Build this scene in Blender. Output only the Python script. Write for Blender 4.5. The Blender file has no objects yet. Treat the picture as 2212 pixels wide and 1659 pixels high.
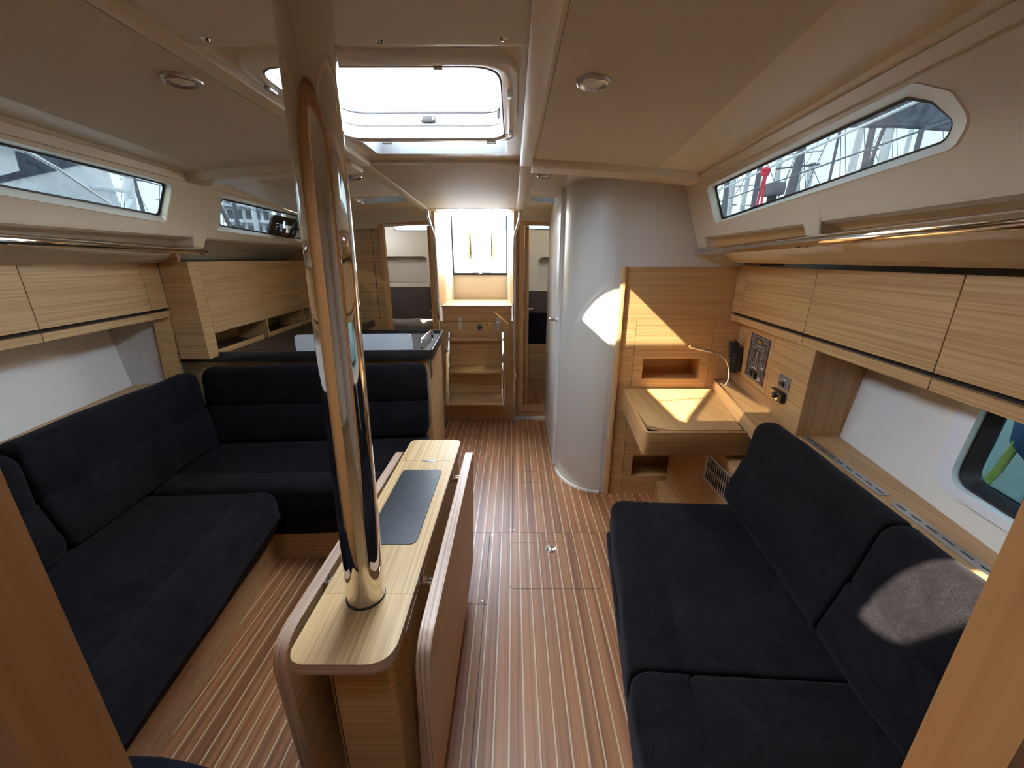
import bpy, bmesh, math, random
from mathutils import Vector, Matrix
random.seed(7)
R = math.radians
C = bpy.context.scene.collection

# ------------------------------------------------------------------ camera
cam_data = bpy.data.cameras.new('camera'); cam = bpy.data.objects.new('camera', cam_data); C.objects.link(cam)
cam_data.sensor_width = 36.0; cam_data.lens = 850.0 * 36.0 / 2212.0; cam_data.clip_start = 0.02; cam_data.clip_end = 500
cam.location = (0.33, 0.0, 1.5); cam.rotation_euler = (R(90 - 17.62), 0, R(0.13))
bpy.context.scene.camera = cam
sc = bpy.context.scene
sc.view_settings.view_transform = 'Standard'; sc.view_settings.look = 'None'
sc.view_settings.gamma = 1.0; sc.view_settings.use_curve_mapping = False
sc.view_settings.exposure = 3.8
cy = sc.cycles
cy.max_bounces = 14; cy.diffuse_bounces = 8; cy.glossy_bounces = 6; cy.transmission_bounces = 8; cy.transparent_max_bounces = 12
cy.caustics_reflective = False; cy.caustics_refractive = False; cy.sample_clamp_indirect = 6.0; cy.blur_glossy = 1.0

# ------------------------------------------------------------------ sky and sun
world = bpy.data.worlds.new('sky'); sc.world = world; world.use_nodes = True
nt = world.node_tree; nt.nodes.clear()
tc = nt.nodes.new('ShaderNodeTexCoord'); sep = nt.nodes.new('ShaderNodeSeparateXYZ')
nt.links.new(tc.outputs['Generated'], sep.inputs[0])
ramp = nt.nodes.new('ShaderNodeValToRGB'); nt.links.new(sep.outputs['Z'], ramp.inputs[0])
ramp.color_ramp.elements[0].position = 0.0; ramp.color_ramp.elements[0].color = (0.80, 0.90, 1.0, 1)
ramp.color_ramp.elements[1].position = 0.7; ramp.color_ramp.elements[1].color = (0.50, 0.70, 0.98, 1)
nz = nt.nodes.new('ShaderNodeTexNoise'); nz.inputs['Scale'].default_value = 3.2; nz.inputs['Detail'].default_value = 7
nt.links.new(tc.outputs['Generated'], nz.inputs['Vector'])
cr = nt.nodes.new('ShaderNodeValToRGB'); cr.color_ramp.elements[0].position = 0.45; cr.color_ramp.elements[1].position = 0.68
nt.links.new(nz.outputs['Fac'], cr.inputs[0])
mx = nt.nodes.new('ShaderNodeMix'); mx.data_type = 'RGBA'
nt.links.new(cr.outputs['Color'], mx.inputs['Factor']); nt.links.new(ramp.outputs['Color'], mx.inputs[6]); mx.inputs[7].default_value = (1.0, 1.0, 1.0, 1)
bg = nt.nodes.new('ShaderNodeBackground'); bg.inputs['Strength'].default_value = 3.1
nt.links.new(mx.outputs[2], bg.inputs['Color'])
wo = nt.nodes.new('ShaderNodeOutputWorld'); nt.links.new(bg.outputs[0], wo.inputs['Surface'])
sun_data = bpy.data.lights.new('sun', 'SUN'); sun = bpy.data.objects.new('sun', sun_data); C.objects.link(sun)
sun_data.energy = 2.1; sun_data.angle = R(0.6); sun_data.color = (1.0, 0.91, 0.74)
SUN = Vector((1.12, 0.48, -1.0)).normalized()
sun.rotation_euler = SUN.to_track_quat('-Z', 'Y').to_euler()

# ------------------------------------------------------------------ materials
M = {}
def newmat(name):
    m = bpy.data.materials.new(name); m.use_nodes = True
    n = m.node_tree; b = n.nodes['Principled BSDF']
    M[name] = m
    return m, n, b
def plain(name, col, rough=0.5, metal=0.0, spec=0.5, bump=0.0, bscale=60, mottle=0.0, coat=0.0):
    m, n, b = newmat(name)
    b.inputs['Base Color'].default_value = (*col, 1); b.inputs['Roughness'].default_value = rough
    b.inputs['Metallic'].default_value = metal; b.inputs['Specular IOR Level'].default_value = spec
    if coat: b.inputs['Coat Weight'].default_value = coat; b.inputs['Coat Roughness'].default_value = 0.12
    if bump or mottle:
        t = n.nodes.new('ShaderNodeTexCoord'); z = n.nodes.new('ShaderNodeTexNoise')
        z.inputs['Scale'].default_value = bscale; z.inputs['Detail'].default_value = 4
        n.links.new(t.outputs['Object'], z.inputs['Vector'])
        if bump:
            bp = n.nodes.new('ShaderNodeBump'); bp.inputs['Strength'].default_value = bump; bp.inputs['Distance'].default_value = 0.003
            n.links.new(z.outputs['Fac'], bp.inputs['Height']); n.links.new(bp.outputs[0], b.inputs['Normal'])
        if mottle:
            z2 = n.nodes.new('ShaderNodeTexNoise'); z2.inputs['Scale'].default_value = bscale / 6; z2.inputs['Detail'].default_value = 5
            n.links.new(t.outputs['Object'], z2.inputs['Vector'])
            rp = n.nodes.new('ShaderNodeValToRGB'); rp.color_ramp.elements[0].position = 0.3; rp.color_ramp.elements[1].position = 0.7
            rp.color_ramp.elements[0].color = (*[c * (1 - mottle) for c in col], 1); rp.color_ramp.elements[1].color = (*[min(1, c * (1 + mottle)) for c in col], 1)
            n.links.new(z2.outputs['Fac'], rp.inputs[0]); n.links.new(rp.outputs[0], b.inputs['Base Color'])
    return m
def oak(name, axis, light, dark, scale=1.0, rough=0.42, rand=0.0, calm=None):
    """straight-grained oak veneer: fine streaks running along AXIS (0 x, 1 y, 2 z) of the object"""
    m, n, b = newmat(name)
    t = n.nodes.new('ShaderNodeTexCoord'); mp = n.nodes.new('ShaderNodeMapping')
    n.links.new(t.outputs['Object'], mp.inputs['Vector'])
    s = [150.0 * scale] * 3; s[axis] = 1.3 * scale
    if calm is not None: s[calm] = 1.5 * scale
    mp.inputs['Scale'].default_value = s
    oi = n.nodes.new('ShaderNodeObjectInfo'); cb = n.nodes.new('ShaderNodeCombineXYZ')
    mu = n.nodes.new('ShaderNodeMath'); mu.operation = 'MULTIPLY'; mu.inputs[1].default_value = 37.0
    n.links.new(oi.outputs['Random'], mu.inputs[0])
    for i in range(3): n.links.new(mu.outputs[0], cb.inputs[i])
    n.links.new(cb.outputs[0], mp.inputs['Location'])
    z = n.nodes.new('ShaderNodeTexNoise'); z.inputs['Scale'].default_value = 1.0; z.inputs['Detail'].default_value = 2; z.inputs['Roughness'].default_value = 0.5
    n.links.new(mp.outputs[0], z.inputs['Vector'])
    mp2 = n.nodes.new('ShaderNodeMapping'); n.links.new(t.outputs['Object'], mp2.inputs['Vector']); n.links.new(cb.outputs[0], mp2.inputs['Location'])
    s2 = [26.0 * scale] * 3; s2[axis] = 0.45 * scale
    if calm is not None: s2[calm] = 1.0 * scale
    mp2.inputs['Scale'].default_value = s2
    z2 = n.nodes.new('ShaderNodeTexNoise'); z2.inputs['Scale'].default_value = 1.0; z2.inputs['Detail'].default_value = 5
    n.links.new(mp2.outputs[0], z2.inputs['Vector'])
    ad = n.nodes.new('ShaderNodeMix'); ad.data_type = 'FLOAT'; ad.inputs[0].default_value = 0.28
    n.links.new(z.outputs['Fac'], ad.inputs[2]); n.links.new(z2.outputs['Fac'], ad.inputs[3])
    rp = n.nodes.new('ShaderNodeValToRGB'); n.links.new(ad.outputs[0], rp.inputs[0])
    rp.color_ramp.elements[0].position = 0.38; rp.color_ramp.elements[0].color = (*dark, 1)
    rp.color_ramp.elements[1].position = 0.58; rp.color_ramp.elements[1].color = (*light, 1)
    src = rp.outputs[0]
    if rand:
        hv = n.nodes.new('ShaderNodeHueSaturation'); mr = n.nodes.new('ShaderNodeMapRange')
        mr.inputs['To Min'].default_value = 1 - rand; mr.inputs['To Max'].default_value = 1 + rand
        n.links.new(oi.outputs['Random'], mr.inputs['Value']); n.links.new(mr.outputs[0], hv.inputs['Value']); n.links.new(src, hv.inputs['Color'])
        src = hv.outputs[0]
    n.links.new(src, b.inputs['Base Color'])
    b.inputs['Roughness'].default_value = rough
    bp = n.nodes.new('ShaderNodeBump'); bp.inputs['Strength'].default_value = 0.12; bp.inputs['Distance'].default_value = 0.002
    n.links.new(z.outputs['Fac'], bp.inputs['Height']); n.links.new(bp.outputs[0], b.inputs['Normal'])
    return m
OL, OD = (0.56, 0.345, 0.155), (0.415, 0.232, 0.090)
oak('oak_x', 0, OL, OD); oak('oak_y', 1, OL, OD); oak('oak_z', 2, OL, OD)
oak('oak_top_z', 2, (0.64, 0.44, 0.23), (0.52, 0.33, 0.15)); oak('oak_yv', 1, OL, OD, calm=0); oak('oak_yh', 1, OL, OD, calm=2)
oak('oak_top', 1, (0.62, 0.41, 0.185), (0.44, 0.265, 0.105), calm=2)
def ply(name, ax):
    m = oak(name, 1, (0.56, 0.39, 0.28), (0.30, 0.18, 0.12), 1.0)
    for nd in m.node_tree.nodes:
        if nd.type == 'MAPPING':
            v = [2.0] * 3; v[ax] = 330.0 if nd.inputs['Scale'].default_value[0] > 100 else 150.0
            nd.inputs['Scale'].default_value = v
ply('ply_x', 0); ply('ply_z', 2)
oak('cherry_z', 2, (0.43, 0.195, 0.065), (0.375, 0.16, 0.05), 0.5)
oak('cherry_x', 0, (0.50, 0.25, 0.09), (0.37, 0.165, 0.055), 0.7)
oak('frame_z', 2, (0.58, 0.33, 0.135), (0.47, 0.245, 0.088), 0.6); oak('frame_x', 0, (0.58, 0.33, 0.135), (0.47, 0.245, 0.088), 0.6)
oak('beech_y', 1, (0.56, 0.34, 0.155), (0.46, 0.255, 0.105), 0.6)
oak('teak', 1, (0.43, 0.180, 0.070), (0.235, 0.085, 0.032), 0.5, 0.42, 0.12)
plain('inlay', (0.66, 0.50, 0.30), 0.35)
plain('joint', (0.05, 0.022, 0.014), 0.6)
plain('liner', (0.69, 0.60, 0.455), 0.38, bump=0.06, bscale=220)
plain('liner_pebble', (0.66, 0.57, 0.43), 0.6, spec=0.25, bump=0.25, bscale=160)
plain('ceiling_fabric', (0.60, 0.525, 0.415), 0.9, bump=0.15, bscale=400)
plain('hull_white', (0.79, 0.755, 0.68), 0.55, bump=0.05, bscale=200)
plain('hull_grey', (0.50, 0.475, 0.435), 0.7, bump=0.05, bscale=200)
plain('white_gloss', (0.80, 0.80, 0.80), 0.22)
plain('white_column', (0.60, 0.585, 0.545), 0.30)
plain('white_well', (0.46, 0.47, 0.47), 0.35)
plain('frosted_board', (0.66, 0.72, 0.76), 0.35)
plain('counter_black', (0.018, 0.017, 0.018), 0.28)
plain('counter_top', (0.030, 0.026, 0.024), 0.35, mottle=0.15, bscale=900)
plain('mat_black', (0.022, 0.026, 0.030), 0.5, mottle=0.2, bscale=120)
plain('black_plastic', (0.016, 0.015, 0.015), 0.38)
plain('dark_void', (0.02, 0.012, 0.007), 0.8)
plain('panel_grey', (0.045, 0.047, 0.055), 0.35)
plain('print_white', (0.75, 0.74, 0.70), 0.5)
plain('print_amber', (0.30, 0.19, 0.03), 0.4)
plain('print_red', (0.62, 0.12, 0.06), 0.4)
plain('label_yellow', (0.85, 0.66, 0.03), 0.5)
plain('gasket', (0.012, 0.013, 0.016), 0.5)
plain('chrome', (0.78, 0.76, 0.73), 0.045, 1.0)
plain('steel', (0.72, 0.71, 0.70), 0.16, 1.0)
plain('brushed', (0.55, 0.55, 0.56), 0.35, 0.9)
plain('lamp_white', (0.78, 0.76, 0.72), 0.4)
plain('lamp_ring', (0.55, 0.52, 0.50), 0.25, 0.6)
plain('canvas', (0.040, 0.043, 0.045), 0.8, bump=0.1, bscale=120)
plain('canvas_blue', (0.035, 0.085, 0.20), 0.8)
plain('canvas_dark', (0.085, 0.095, 0.12), 0.7, mottle=0.5, bscale=160)
plain('gelcoat', (0.82, 0.83, 0.83), 0.3)
plain('gelcoat_grey', (0.60, 0.66, 0.68), 0.4)
plain('mast_alu', (0.78, 0.79, 0.80), 0.5)
plain('mast_dark', (0.16, 0.15, 0.17), 0.5)
plain('wire', (0.20, 0.21, 0.23), 0.4, 0.6)
plain('rope_red', (0.75, 0.05, 0.09), 0.7)
plain('rope_yellow', (0.45, 0.45, 0.12), 0.7, mottle=0.5, bscale=900)
plain('water', (0.02, 0.05, 0.06), 0.12, bump=0.6, bscale=1.5)
plain('tweed', (0.30, 0.275, 0.25), 0.9, bump=0.2, bscale=200)
plain('brown_cloth', (0.075, 0.055, 0.045), 0.9)
def suede(name, col):
    m, n, b = newmat(name)
    t = n.nodes.new('ShaderNodeTexCoord')
    z = n.nodes.new('ShaderNodeTexNoise'); z.inputs['Scale'].default_value = 9; z.inputs['Detail'].default_value = 9; z.inputs['Roughness'].default_value = 0.68; z.inputs['Distortion'].default_value = 1.2
    n.links.new(t.outputs['Object'], z.inputs['Vector'])
    rp = n.nodes.new('ShaderNodeValToRGB'); n.links.new(z.outputs['Fac'], rp.inputs[0])
    rp.color_ramp.elements[0].position = 0.36; rp.color_ramp.elements[0].color = (*[c * 0.72 for c in col], 1)
    rp.color_ramp.elements[1].position = 0.70; rp.color_ramp.elements[1].color = (*[c * 1.5 for c in col], 1)
    fz = n.nodes.new('ShaderNodeTexNoise'); fz.inputs['Scale'].default_value = 260; fz.inputs['Detail'].default_value = 3; fz.inputs['Distortion'].default_value = 1.5
    n.links.new(t.outputs['Object'], fz.inputs['Vector'])
    fr = n.nodes.new('ShaderNodeMapRange'); fr.inputs['From Min'].default_value = 0.3; fr.inputs['From Max'].default_value = 0.75; fr.inputs['To Min'].default_value = 0.55; fr.inputs['To Max'].default_value = 1.9
    n.links.new(fz.outputs['Fac'], fr.inputs['Value'])
    hv = n.nodes.new('ShaderNodeHueSaturation'); n.links.new(rp.outputs[0], hv.inputs['Color']); n.links.new(fr.outputs[0], hv.inputs['Value'])
    n.links.new(hv.outputs[0], b.inputs['Base Color']); b.inputs['Roughness'].default_value = 0.92; b.inputs['Specular IOR Level'].default_value = 0.06
    b.inputs['Sheen Weight'].default_value = 0.07; b.inputs['Sheen Roughness'].default_value = 0.45; b.inputs['Sheen Tint'].default_value = (0.6, 0.58, 0.64, 1)
    w = n.nodes.new('ShaderNodeTexNoise'); w.inputs['Scale'].default_value = 420; w.inputs['Detail'].default_value = 2
    n.links.new(t.outputs['Object'], w.inputs['Vector'])
    bp = n.nodes.new('ShaderNodeBump'); bp.inputs['Strength'].default_value = 0.5; bp.inputs['Distance'].default_value = 0.002
    n.links.new(w.outputs['Fac'], bp.inputs['Height']); n.links.new(bp.outputs[0], b.inputs['Normal'])
suede('suede', (0.0088, 0.0076, 0.0086)); suede('suede_navy', (0.005, 0.0058, 0.0095)); suede('mattress', (0.008, 0.006, 0.010))
def glass(name, tint, refl=0.06):
    m = bpy.data.materials.new(name); m.use_nodes = True; n = m.node_tree; n.nodes.clear(); M[name] = m
    tr = n.nodes.new('ShaderNodeBsdfTransparent'); tr.inputs[0].default_value = (*tint, 1)
    gl = n.nodes.new('ShaderNodeBsdfGlossy'); gl.inputs['Roughness'].default_value = 0.02
    lw = n.nodes.new('ShaderNodeLayerWeight'); lw.inputs['Blend'].default_value = 0.5
    pw = n.nodes.new('ShaderNodeMath'); pw.operation = 'POWER'; pw.inputs[1].default_value = 5.0
    fr = n.nodes.new('ShaderNodeMath'); fr.operation = 'MULTIPLY_ADD'; fr.inputs[1].default_value = 0.6; fr.inputs[2].default_value = refl * 0.5
    n.links.new(lw.outputs['Facing'], pw.inputs[0]); n.links.new(pw.outputs[0], fr.inputs[0])
    mi = n.nodes.new('ShaderNodeMixShader'); o = n.nodes.new('ShaderNodeOutputMaterial')
    n.links.new(fr.outputs[0], mi.inputs[0]); n.links.new(tr.outputs[0], mi.inputs[1]); n.links.new(gl.outputs[0], mi.inputs[2]); n.links.new(mi.outputs[0], o.inputs['Surface'])
glass('glass_tinted', (0.165, 0.178, 0.178)); glass('glass_smoke', (0.42, 0.42, 0.41)); glass('glass_clear', (0.93, 0.95, 0.95)); glass('glass_hull', (0.15, 0.19, 0.185))

# ------------------------------------------------------------------ mesh helpers
class MB:
    def __init__(s): s.v = []; s.f = []
    def add(s, vs, fs):
        o = len(s.v); s.v += [tuple(p) for p in vs]; s.f += [tuple(i + o for i in f) for f in fs]; return s
    def hexa(s, b, t):
        """bottom quad b, top quad t (same order)"""
        return s.add(list(b) + list(t), [(3, 2, 1, 0), (4, 5, 6, 7), (0, 1, 5, 4), (1, 2, 6, 5), (2, 3, 7, 6), (3, 0, 4, 7)])
    def box(s, x0, x1, y0, y1, z0, z1):
        return s.hexa([(x0, y0, z0), (x1, y0, z0), (x1, y1, z0), (x0, y1, z0)], [(x0, y0, z1), (x1, y0, z1), (x1, y1, z1), (x0, y1, z1)])
    def slab(s, a, b, z0, z1, t):
        """vertical board from plan point a to b, thickness t to the left of a->b (negative: right)"""
        d = Vector((b[0] - a[0], b[1] - a[1])); n = Vector((-d.y, d.x)).normalized() * t
        q = [(a[0], a[1]), (b[0], b[1]), (b[0] + n.x, b[1] + n.y), (a[0] + n.x, a[1] + n.y)]
        if t < 0: q = [q[1], q[0], q[3], q[2]]
        return s.hexa([(x, y, z0) for x, y in q], [(x, y, z1) for x, y in q])
    def prism(s, poly, vec):
        """closed polygon of 3-D points swept by vec"""
        n = len(poly); vec = Vector(vec); P = [Vector(p) for p in poly]
        nrm = Vector((0, 0, 0))
        for i in range(n): nrm += P[i].cross(P[(i + 1) % n])
        if nrm.dot(vec) < 0: P.reverse()
        return s.add(P + [p + vec for p in P], [tuple(range(n))[::-1], tuple(range(n, 2 * n))] + [(i, (i + 1) % n, n + (i + 1) % n, n + i) for i in range(n)])
    def ext(s, poly, z0, z1): return s.prism([(x, y, z0) for x, y in poly], (0, 0, z1 - z0))
    def loft(s, rings, cap=True, closed=True):
        n = len(rings[0]); o = len(s.v)
        for r in rings: s.v += [tuple(p) for p in r]
        for k in range(len(rings) - 1):
            for i in range(n if closed else n - 1):
                j = (i + 1) % n
                s.f.append((o + k * n + i, o + k * n + j, o + (k + 1) * n + j, o + (k + 1) * n + i))
        if cap:
            s.f.append(tuple(o + i for i in range(n))[::-1]); s.f.append(tuple(o + (len(rings) - 1) * n + i for i in range(n)))
        return s
    def tube(s, path, r, n=16, cap=True):
        P = [Vector(p) for p in path]; rings = []
        rr = r if isinstance(r, (list, tuple)) else [r] * len(P)
        t0 = (P[1] - P[0]).normalized(); u = t0.orthogonal().normalized()
        for i, p in enumerate(P):
            t = (P[min(i + 1, len(P) - 1)] - P[max(i - 1, 0)]).normalized()
            u = (u - t * u.dot(t)).normalized(); w = t.cross(u)
            rings.append([p + (u * math.cos(2 * math.pi * k / n) + w * math.sin(2 * math.pi * k / n)) * rr[i] for k in range(n)])
        return s.loft(rings, cap)
    def lathe(s, c, prof, axis=(0, 0, 1), n=24):
        ax = Vector(axis).normalized(); u = ax.orthogonal().normalized(); w = ax.cross(u); c = Vector(c)
        return s.loft([[c + ax * h + (u * math.cos(2 * math.pi * k / n) + w * math.sin(2 * math.pi * k / n)) * max(r, 1e-4) for k in range(n)] for r, h in prof], True)
    def frame(s, outer, inner, vec):
        """ring between two loops of equal count, swept by vec"""
        vec = Vector(vec); O = [Vector(p) for p in outer]; I = [Vector(p) for p in inner]; n = len(O)
        o = len(s.v); s.v += [tuple(p) for p in O + I + [p + vec for p in O] + [p + vec for p in I]]
        for i in range(n):
            j = (i + 1) % n
            s.f += [(o + i, o + j, o + n + j, o + n + i), (o + 2 * n + i, o + 3 * n + i, o + 3 * n + j, o + 2 * n + j), (o + i, o + 2 * n + i, o + 2 * n + j, o + j), (o + n + i, o + n + j, o + 3 * n + j, o + 3 * n + i)]
        return s
    def plate(s, outer, holes, vec):
        """planar plate with holes, thickness vec"""
        bm = bmesh.new(); edges = []
        for lp in [outer] + list(holes):
            vs = [bm.verts.new(p) for p in lp]
            edges += [bm.edges.new((vs[i], vs[(i + 1) % len(vs)])) for i in range(len(vs))]
        bmesh.ops.triangle_fill(bm, use_beauty=True, edges=edges)
        r = bmesh.ops.extrude_face_region(bm, geom=bm.faces[:])
        bmesh.ops.translate(bm, vec=Vector(vec), verts=[g for g in r['geom'] if isinstance(g, bmesh.types.BMVert)])
        bm.verts.index_update()
        s.add([v.co[:] for v in bm.verts], [[v.index for v in f.verts] for f in bm.faces]); bm.free()
        return s
def build(name, mb, mat, parent=None, label=None, cat=None, group=None, kind=None, bevel=0.0, seg=2, smooth=None, fixn=True, sub=None):
    """link mb as one mesh object; a top-level object gets its origin at its base centre"""
    bm = bmesh.new()
    vs = [bm.verts.new(p) for p in mb.v]; bm.verts.index_update()
    for f in mb.f:
        try: bm.faces.new([vs[i] for i in f])
        except ValueError: pass
    if fixn: bmesh.ops.recalc_face_normals(bm, faces=bm.faces[:])
    if bevel:
        ed = [e for e in bm.edges if len(e.link_faces) == 2 and e.calc_face_angle(0) > R(25)]
        bmesh.ops.bevel(bm, geom=ed, offset=bevel, segments=seg, profile=0.6, affect='EDGES', clamp_overlap=True)
    org = Vector((0, 0, 0))
    if parent is None and mb.v:
        xs, ys, zs = zip(*mb.v); org = Vector(((min(xs) + max(xs)) / 2, (min(ys) + max(ys)) / 2, min(zs)))
        bmesh.ops.translate(bm, vec=-org, verts=bm.verts[:])
    me = bpy.data.meshes.new(name); bm.to_mesh(me); bm.free()
    me.materials.append(M[mat])
    if smooth is None: smooth = 40
    if smooth:
        me.polygons.foreach_set('use_smooth', [True] * len(me.polygons)); me.set_sharp_from_angle(angle=R(smooth))
    o = bpy.data.objects.new(name, me); C.objects.link(o)
    if parent is None: o.location = org
    else:
        o.parent = parent
        w = Vector((0, 0, 0)); p = parent
        while p: w += p.location; p = p.parent
        o.location = -w
    if sub: o['kind'] = sub
    return tag(o, label, cat, group, kind)
def tag(o, label=None, cat=None, group=None, kind=None):
    if label: o['label'] = label
    if cat: o['category'] = cat
    if group: o['group'] = group
    if kind: o['kind'] = kind
    return o
def thing(name, loc, label, cat, group=None, kind=None):
    o = bpy.data.objects.new(name, None); C.objects.link(o); o.location = loc; o.empty_display_size = 0.05
    return tag(o, label, cat, group, kind)
def rpoly(pts, rad, seg=5):
    """polygon with rounded corners (2-D)"""
    out = []; n = len(pts)
    for i in range(n):
        r = rad[i] if isinstance(rad, (list, tuple)) else rad
        p = Vector(pts[i]); a = Vector(pts[i - 1]); b = Vector(pts[(i + 1) % n])
        if r <= 0: out.append(tuple(p)); continue
        da = (a - p); db = (b - p); ang = da.angle(db); d = min(r / math.tan(ang / 2), da.length * .49, db.length * .49)
        p0 = p + da.normalized() * d; p1 = p + db.normalized() * d
        for k in range(seg + 1):
            t = k / seg; out.append(tuple((1 - t) ** 2 * p0 + 2 * t * (1 - t) * p + t * t * p1))
    return out
def rrect(x0, x1, y0, y1, r, seg=6): return rpoly([(x0, y0), (x1, y0), (x1, y1), (x0, y1)], r, seg)
def lerp(a, b, t): return a + (b - a) * t
def vlerp(a, b, t): return Vector(a).lerp(Vector(b), t)
def cushion(name, prof, P0, P1, ud0, ud1=None, r=0.035, mat='suede', n=14, puff=0.004, seed=0, **kw):
    """upholstered cushion: cross-section prof (u,v) swept from P0 to P1, rounded ends, slight unevenness"""
    rnd = random.Random(seed); ud0 = Vector(ud0); ud1 = Vector(ud1 or ud0); up = Vector((0, 0, 1))
    P0 = Vector(P0); P1 = Vector(P1); L = (P1 - P0).length
    cu = sum(p[0] for p in prof) / len(prof); cv = sum(p[1] for p in prof) / len(prof)
    ra, rb_ = r if isinstance(r, tuple) else (r, r)
    st = lambda q: [(q * (1 - math.cos(a)), q * (1 - math.sin(a))) for a in [R(x) for x in (0, 25, 45, 65, 90)]]
    secs = [(d / L, ins) for d, ins in st(ra)] + [(lerp(ra / L, 1 - rb_ / L, k / n), 0.0) for k in range(1, n)] + [(1 - d / L, ins) for d, ins in reversed(st(rb_))]
    ph = [rnd.uniform(0, 6.28) for _ in range(6)]
    rings = []
    for t, ins in secs:
        ud = ud0.lerp(ud1, t).normalized(); c = P0.lerp(P1, t); ring = []
        for i, (u, v) in enumerate(prof):
            du, dv = cu - u, cv - v; l = math.hypot(du, dv)
            f = ins / l if l else 0
            w = puff * (math.sin(9 * t + ph[0] + 7 * u) + math.sin(17 * t * L + ph[1] + 5 * v) * .6 + math.sin(23 * u + ph[2] + 6 * t) * .5) * math.sin(math.pi * min(1, max(0, t)))
            f -= w / l if l else 0
            ring.append(c + ud * (u + du * f) + up * (v + dv * f))
        rings.append(ring)
    return build(name, MB().loft(rings), mat, smooth=50, **kw)

# ------------------------------------------------------------------ hull form
def Xb(Y): return 1.361 + (Y - 2.3) * 0.0805            # coachroof side, at handrail height
def Wp(s, Y, z, off=0.0): return Vector((s * (Xb(Y) - (z - 1.535) * 0.359 + off), Y, z))
def Xlr(Y): return 1.592 + (Y - 2.3) * 0.1157           # starboard locker face
def Xll(Y): return -(1.572 + (Y - 2.2) * 0.140)         # port locker face
def Xh(Y, z): return 1.681 + 0.21 * (min(Y, 2.4) - 1.49) + 0.06 * max(0, Y - 2.4) + 0.127 * (z - 0.8)
def zc(x, Y): return 1.952 - 0.046 * x * x - 0.042 * max(0.0, Y - 2.15) / 1.35

# ------------------------------------------------------------------ floor: teak planks with pale inlay strips
floor = build('floor', MB().box(-1.25, 1.62, 0.25, 4.6, -0.05, -0.006), 'joint', kind='structure', label='teak cabin sole with pale inlay strips', smooth=0)
PITCH, X0 = 0.0506, 0.166
for k in range(-22, 26):
    xa = X0 + k * PITCH; xm = xa + PITCH / 2
    if xm < -0.27: ya, yb = 0.28, 1.72
    elif xm < 0.36: ya, yb = 0.28, 3.585
    elif xm < 1.0: ya, yb = 0.28, 4.52
    else: ya, yb = 1.45, 2.32
    cuts = []
    if xm > -0.27:
        if xm < 0.20: cuts.append(1.406)
        cuts.append(1.90)
        if xm < 0.327: cuts.append(2.822)
    ys = [ya] + [c for c in cuts if ya < c < yb] + [yb]
    for a, b in zip(ys[:-1], ys[1:]):
        build('plank', MB().box(xa + 0.0027, xa + PITCH - 0.0027, a + 0.001, b - 0.001, -0.006, 0.0), 'teak', floor, smooth=0)
        build('inlay_strip', MB().box(xa - 0.0026, xa + 0.0026, a + 0.001, b - 0.001, -0.006, -0.0001), 'inlay', floor, smooth=0)
for x, ya, yb in ((0.327, 1.90, 2.822), (0.20, 0.3, 1.90)):
    build('panel_joint', MB().box(x - 0.0016, x + 0.0016, ya, yb, -0.004, 0.0006), 'joint', floor, smooth=0)
def hatch_line(x0, x1, y0, y1, r, t=0.0022):
    a = rrect(x0, x1, y0, y1, r); b = rrect(x0 + t, x1 - t, y0 + t, y1 - t, r - t)
    build('hatch_outline', MB().frame([(x, y, -0.002) for x, y in a], [(x, y, -0.002) for x, y in b], (0, 0, 0.0026)), 'joint', floor, smooth=0)
hatch_line(0.311, 0.765, 1.493, 1.815, 0.035); hatch_line(0.391, 0.537, 2.433, 2.585, 0.022, 0.0016)
ring = thing('lift_ring', (0.537, 1.765, 0.0), 'round chrome lift ring set into the sole hatch', 'lift ring')
build('bezel', MB().lathe((0.537, 1.765, 0.0), [(0.0, 0.0005), (0.020, 0.0005), (0.024, 0.003), (0.029, 0.003), (0.031, 0.0)], n=28), 'chrome', ring)
build('pull', MB().box(0.527, 0.547, 1.748, 1.772, 0.001, 0.004), 'steel', ring, bevel=0.0015)
for i, (x, y) in enumerate(((0.318, 1.925), (0.335, 1.925), (0.312, 2.80), (0.212, 1.88), (0.19, 1.425))):
    build('sole_screw', MB().lathe((x, y, 0.0), [(0.0, 0.0012), (0.0035, 0.001), (0.0042, 0)], n=12), 'steel', floor)

# ------------------------------------------------------------------ ceiling (liner, panels, beams)
ceil = thing('ceiling', (0, 1.5, 1.95), 'cream moulded deck head with fabric panels between beams', None, kind='structure')
HX, HY0, HY1 = 0.292, 1.135, 1.705
main_hole = [(x, y, 1.957) for x, y in rrect(-HX, HX, HY0, HY1, 0.075, 8)]
aft_hole = [(x, y, 1.957) for x, y in rrect(-0.285, 0.305, 1.805, 2.02, 0.02, 4)]
build('centre_liner', MB().plate([(-0.40, 1.0, 1.957), (0.40, 1.0, 1.957), (0.40, 2.165, 1.957), (-0.40, 2.165, 1.957)], [main_hole, aft_hole], (0, 0, 0.006)), 'liner', ceil)
# aft deck-head panel slopes down to the companionway, its front lip is proud of the hatch recess
build('pebble_panel', MB().hexa([(-0.385, 2.15, 1.935), (0.385, 2.15, 1.935), (0.385, 3.52, 1.89), (-0.385, 3.52, 1.89)], [(-0.385, 2.15, 1.975), (0.385, 2.15, 1.975), (0.385, 3.52, 1.93), (-0.385, 3.52, 1.93)]), 'liner_pebble', ceil, bevel=0.006)
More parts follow.
